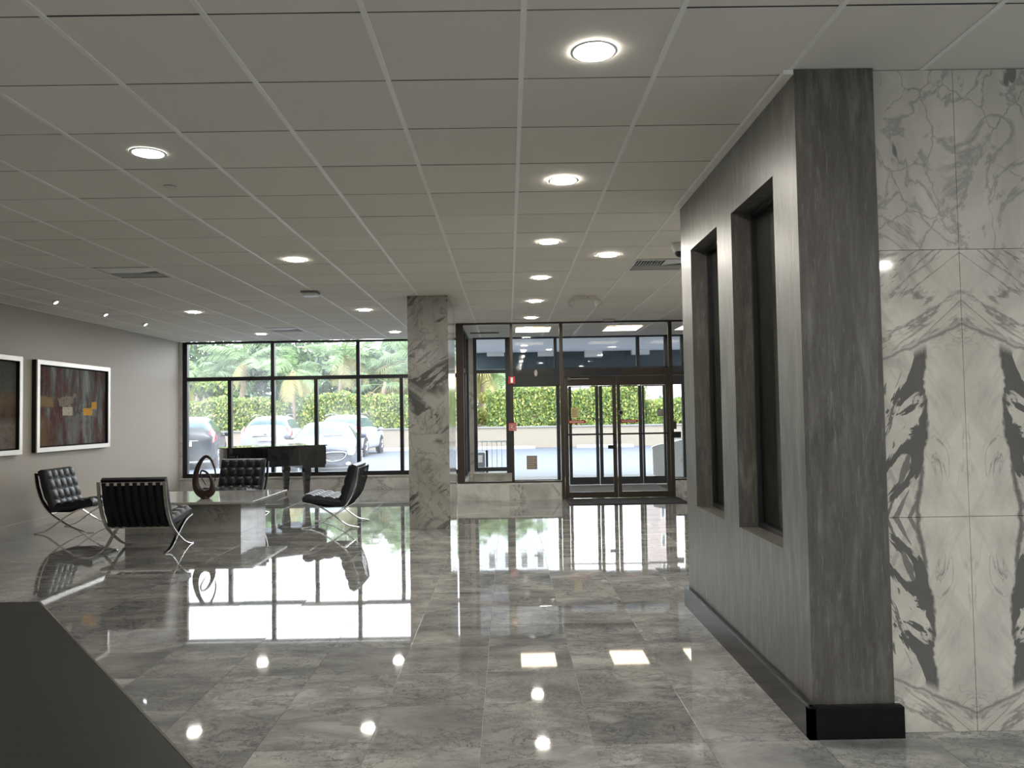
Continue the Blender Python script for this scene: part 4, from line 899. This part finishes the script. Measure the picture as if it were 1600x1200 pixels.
    if kind == 'sedan':
        from mathutils.bvhtree import BVHTree
        bv = BVHTree.FromPolygons([Vector(q) for q in mir], [tuple(p.vertices) for p in ev.polygons])
        def onf(y, z, d=.012):
            h = bv.ray_cast(Vector((5, y, z)), Vector((-1, 0, 0))); return ((h[0].x if h[0] else 2.2)+d, y, z)
        def patch(loop, c0, d):          # a fan of thin rings that follows the bodywork
            R3 = [[onf(c0[0]+(a-c0[0])*k, c0[1]+(b-c0[1])*k, d) for a, b in loop] for k in (.34, .67, 1)]; n2 = len(loop)
            vv = [onf(*c0, d)]+R3[0]+R3[1]+R3[2]; ff = [(0, 1+k, 1+(k+1) % n2) for k in range(n2)]
            for g_ in range(2): ff += [(1+g_*n2+k, 1+(g_+1)*n2+k, 1+(g_+1)*n2+(k+1) % n2, 1+g_*n2+(k+1) % n2) for k in range(n2)]
            return MB().add(vv, ff)
        for s_ in (-1, 1):
            loop = [(.09, .60), (.16, .665), (.36, .675), (.60, .665), (.64, .60), (.56, .50), (.34, .44), (.15, .47)]
            pl = [(s_*a, b) for a, b in smoothpath(loop+[loop[0]], 3)[:-1]]
            MB().tube([onf(a, b, .018) for a, b in pl], .016, seg=6, closed=True, up=Vector((1,0,0))).build('grille_surround', M['rim'], t, smooth=60)
            gg = patch(pl, (s_*.36, .57), .010).build('grille', M['trimdk'], t)
            bars = MB()
            for k in range(8):
                z = .475+k*.026; w0, w1 = .14+abs(k-4)*.008, .58-max(0, 3-k)*.05
                bars.tube([onf(s_*(w0+(w1-w0)*q/5), z, .016) for q in range(6)], .004, seg=4)
            bars.build('grille_bars', M['rim'], gg)
            hl = [(s_*a, b) for a, b in smoothpath([(.66, .665), (.72, .74), (.80, .77), (.86, .76), (.875, .68), (.82, .60), (.70, .60), (.66, .665)], 2)[:-1]]
            patch(hl, (s_*.78, .69), .014).build('headlight', M['lampclr'], t, smooth=60)
            fg = [(s_*(.70+.07*math.cos(a)), .37+.05*math.sin(a)) for a in [2*PI*k/10 for k in range(10)]]; patch(fg, (s_*.70, .37), .012).build('fog_light', M['lampclr'], t)
        em = MB()
        for dy, dz_ in ((-.018, .035), (0, 0), (.018, -.035)): p = onf(dy, .60+dz_, .016); em.cbox(*p, .012, .03, .055)
        em.build('emblem', M['chrome'], t)
        MB().tube([onf(0, .80-.0*k, .004) if k == 0 else (onf(0, .72, .004)) for k in range(2)], .004, seg=4).build('hood_crease', M['trimdk'], t)
        MB().box(2.20, 2.425, -.62, .62, .29, .41).build('lower_intake', M['trimdk'], t); MB().cbox(1.2, .25, 1.075, .02, .55, .012).build('wiper', M['trimdk'], t)
    else:
        for s_ in (-1, 1):
            tl = MB().add([(-2.30, s_*.66, .86), (-2.25, s_*.895, .84), (-2.02, s_*.955, .95), (-1.98, s_*.93, 1.14), (-2.06, s_*.82, 1.30), (-2.16, s_*.78, 1.28), (-2.26, s_*.70, 1.0)], [tuple(range(7)) if s_ > 0 else tuple(range(6, -1, -1))])
            tl.build('tail_light', M['lampred'], t)
        MB().box(-2.36, -2.30, -.26, .26, .74, .88).build('number_plate', M['plate'], t); MB().box(-2.38, -2.18, -.80, .80, .30, .48).build('bumper_insert', M['trimdk'], t)
        MB().box(-2.335, -2.30, -.45, .45, .90, .925).build('chrome_strip', M['chrome'], t); MB().cbox(-2.32, 0, .985, .02, .10, .06).build('emblem', M['chrome'], t)
        for s_ in (-1, 1): MB().tube([(-1.7, s_*.62, 1.64), (-.9, s_*.64, 1.72), (.1, s_*.62, 1.70), (.4, s_*.61, 1.62)], .018, seg=6).build('roof_rail', M['rim'], t)
    return t
car('grey sedan parked facing the window, split grille with chrome surround', (-5.25, 22.6, GZ), -PI/2+.16, 'sedan', M['cargrey'])
car('white sport utility car seen from behind, left of the grey sedan', (-9.3, 31.4, GZ), PI/2+.10, 'suv', M['carwhite'])
car('white sport utility car seen from behind, right behind the grey sedan roof', (-6.5, 32.4, GZ), PI/2-.06, 'suv', M['carwhite'])
car('charcoal sport utility car with red tail light at the left window edge', (-10.75, 26.6, GZ), PI/2+.26, 'suv', M['cardark'])
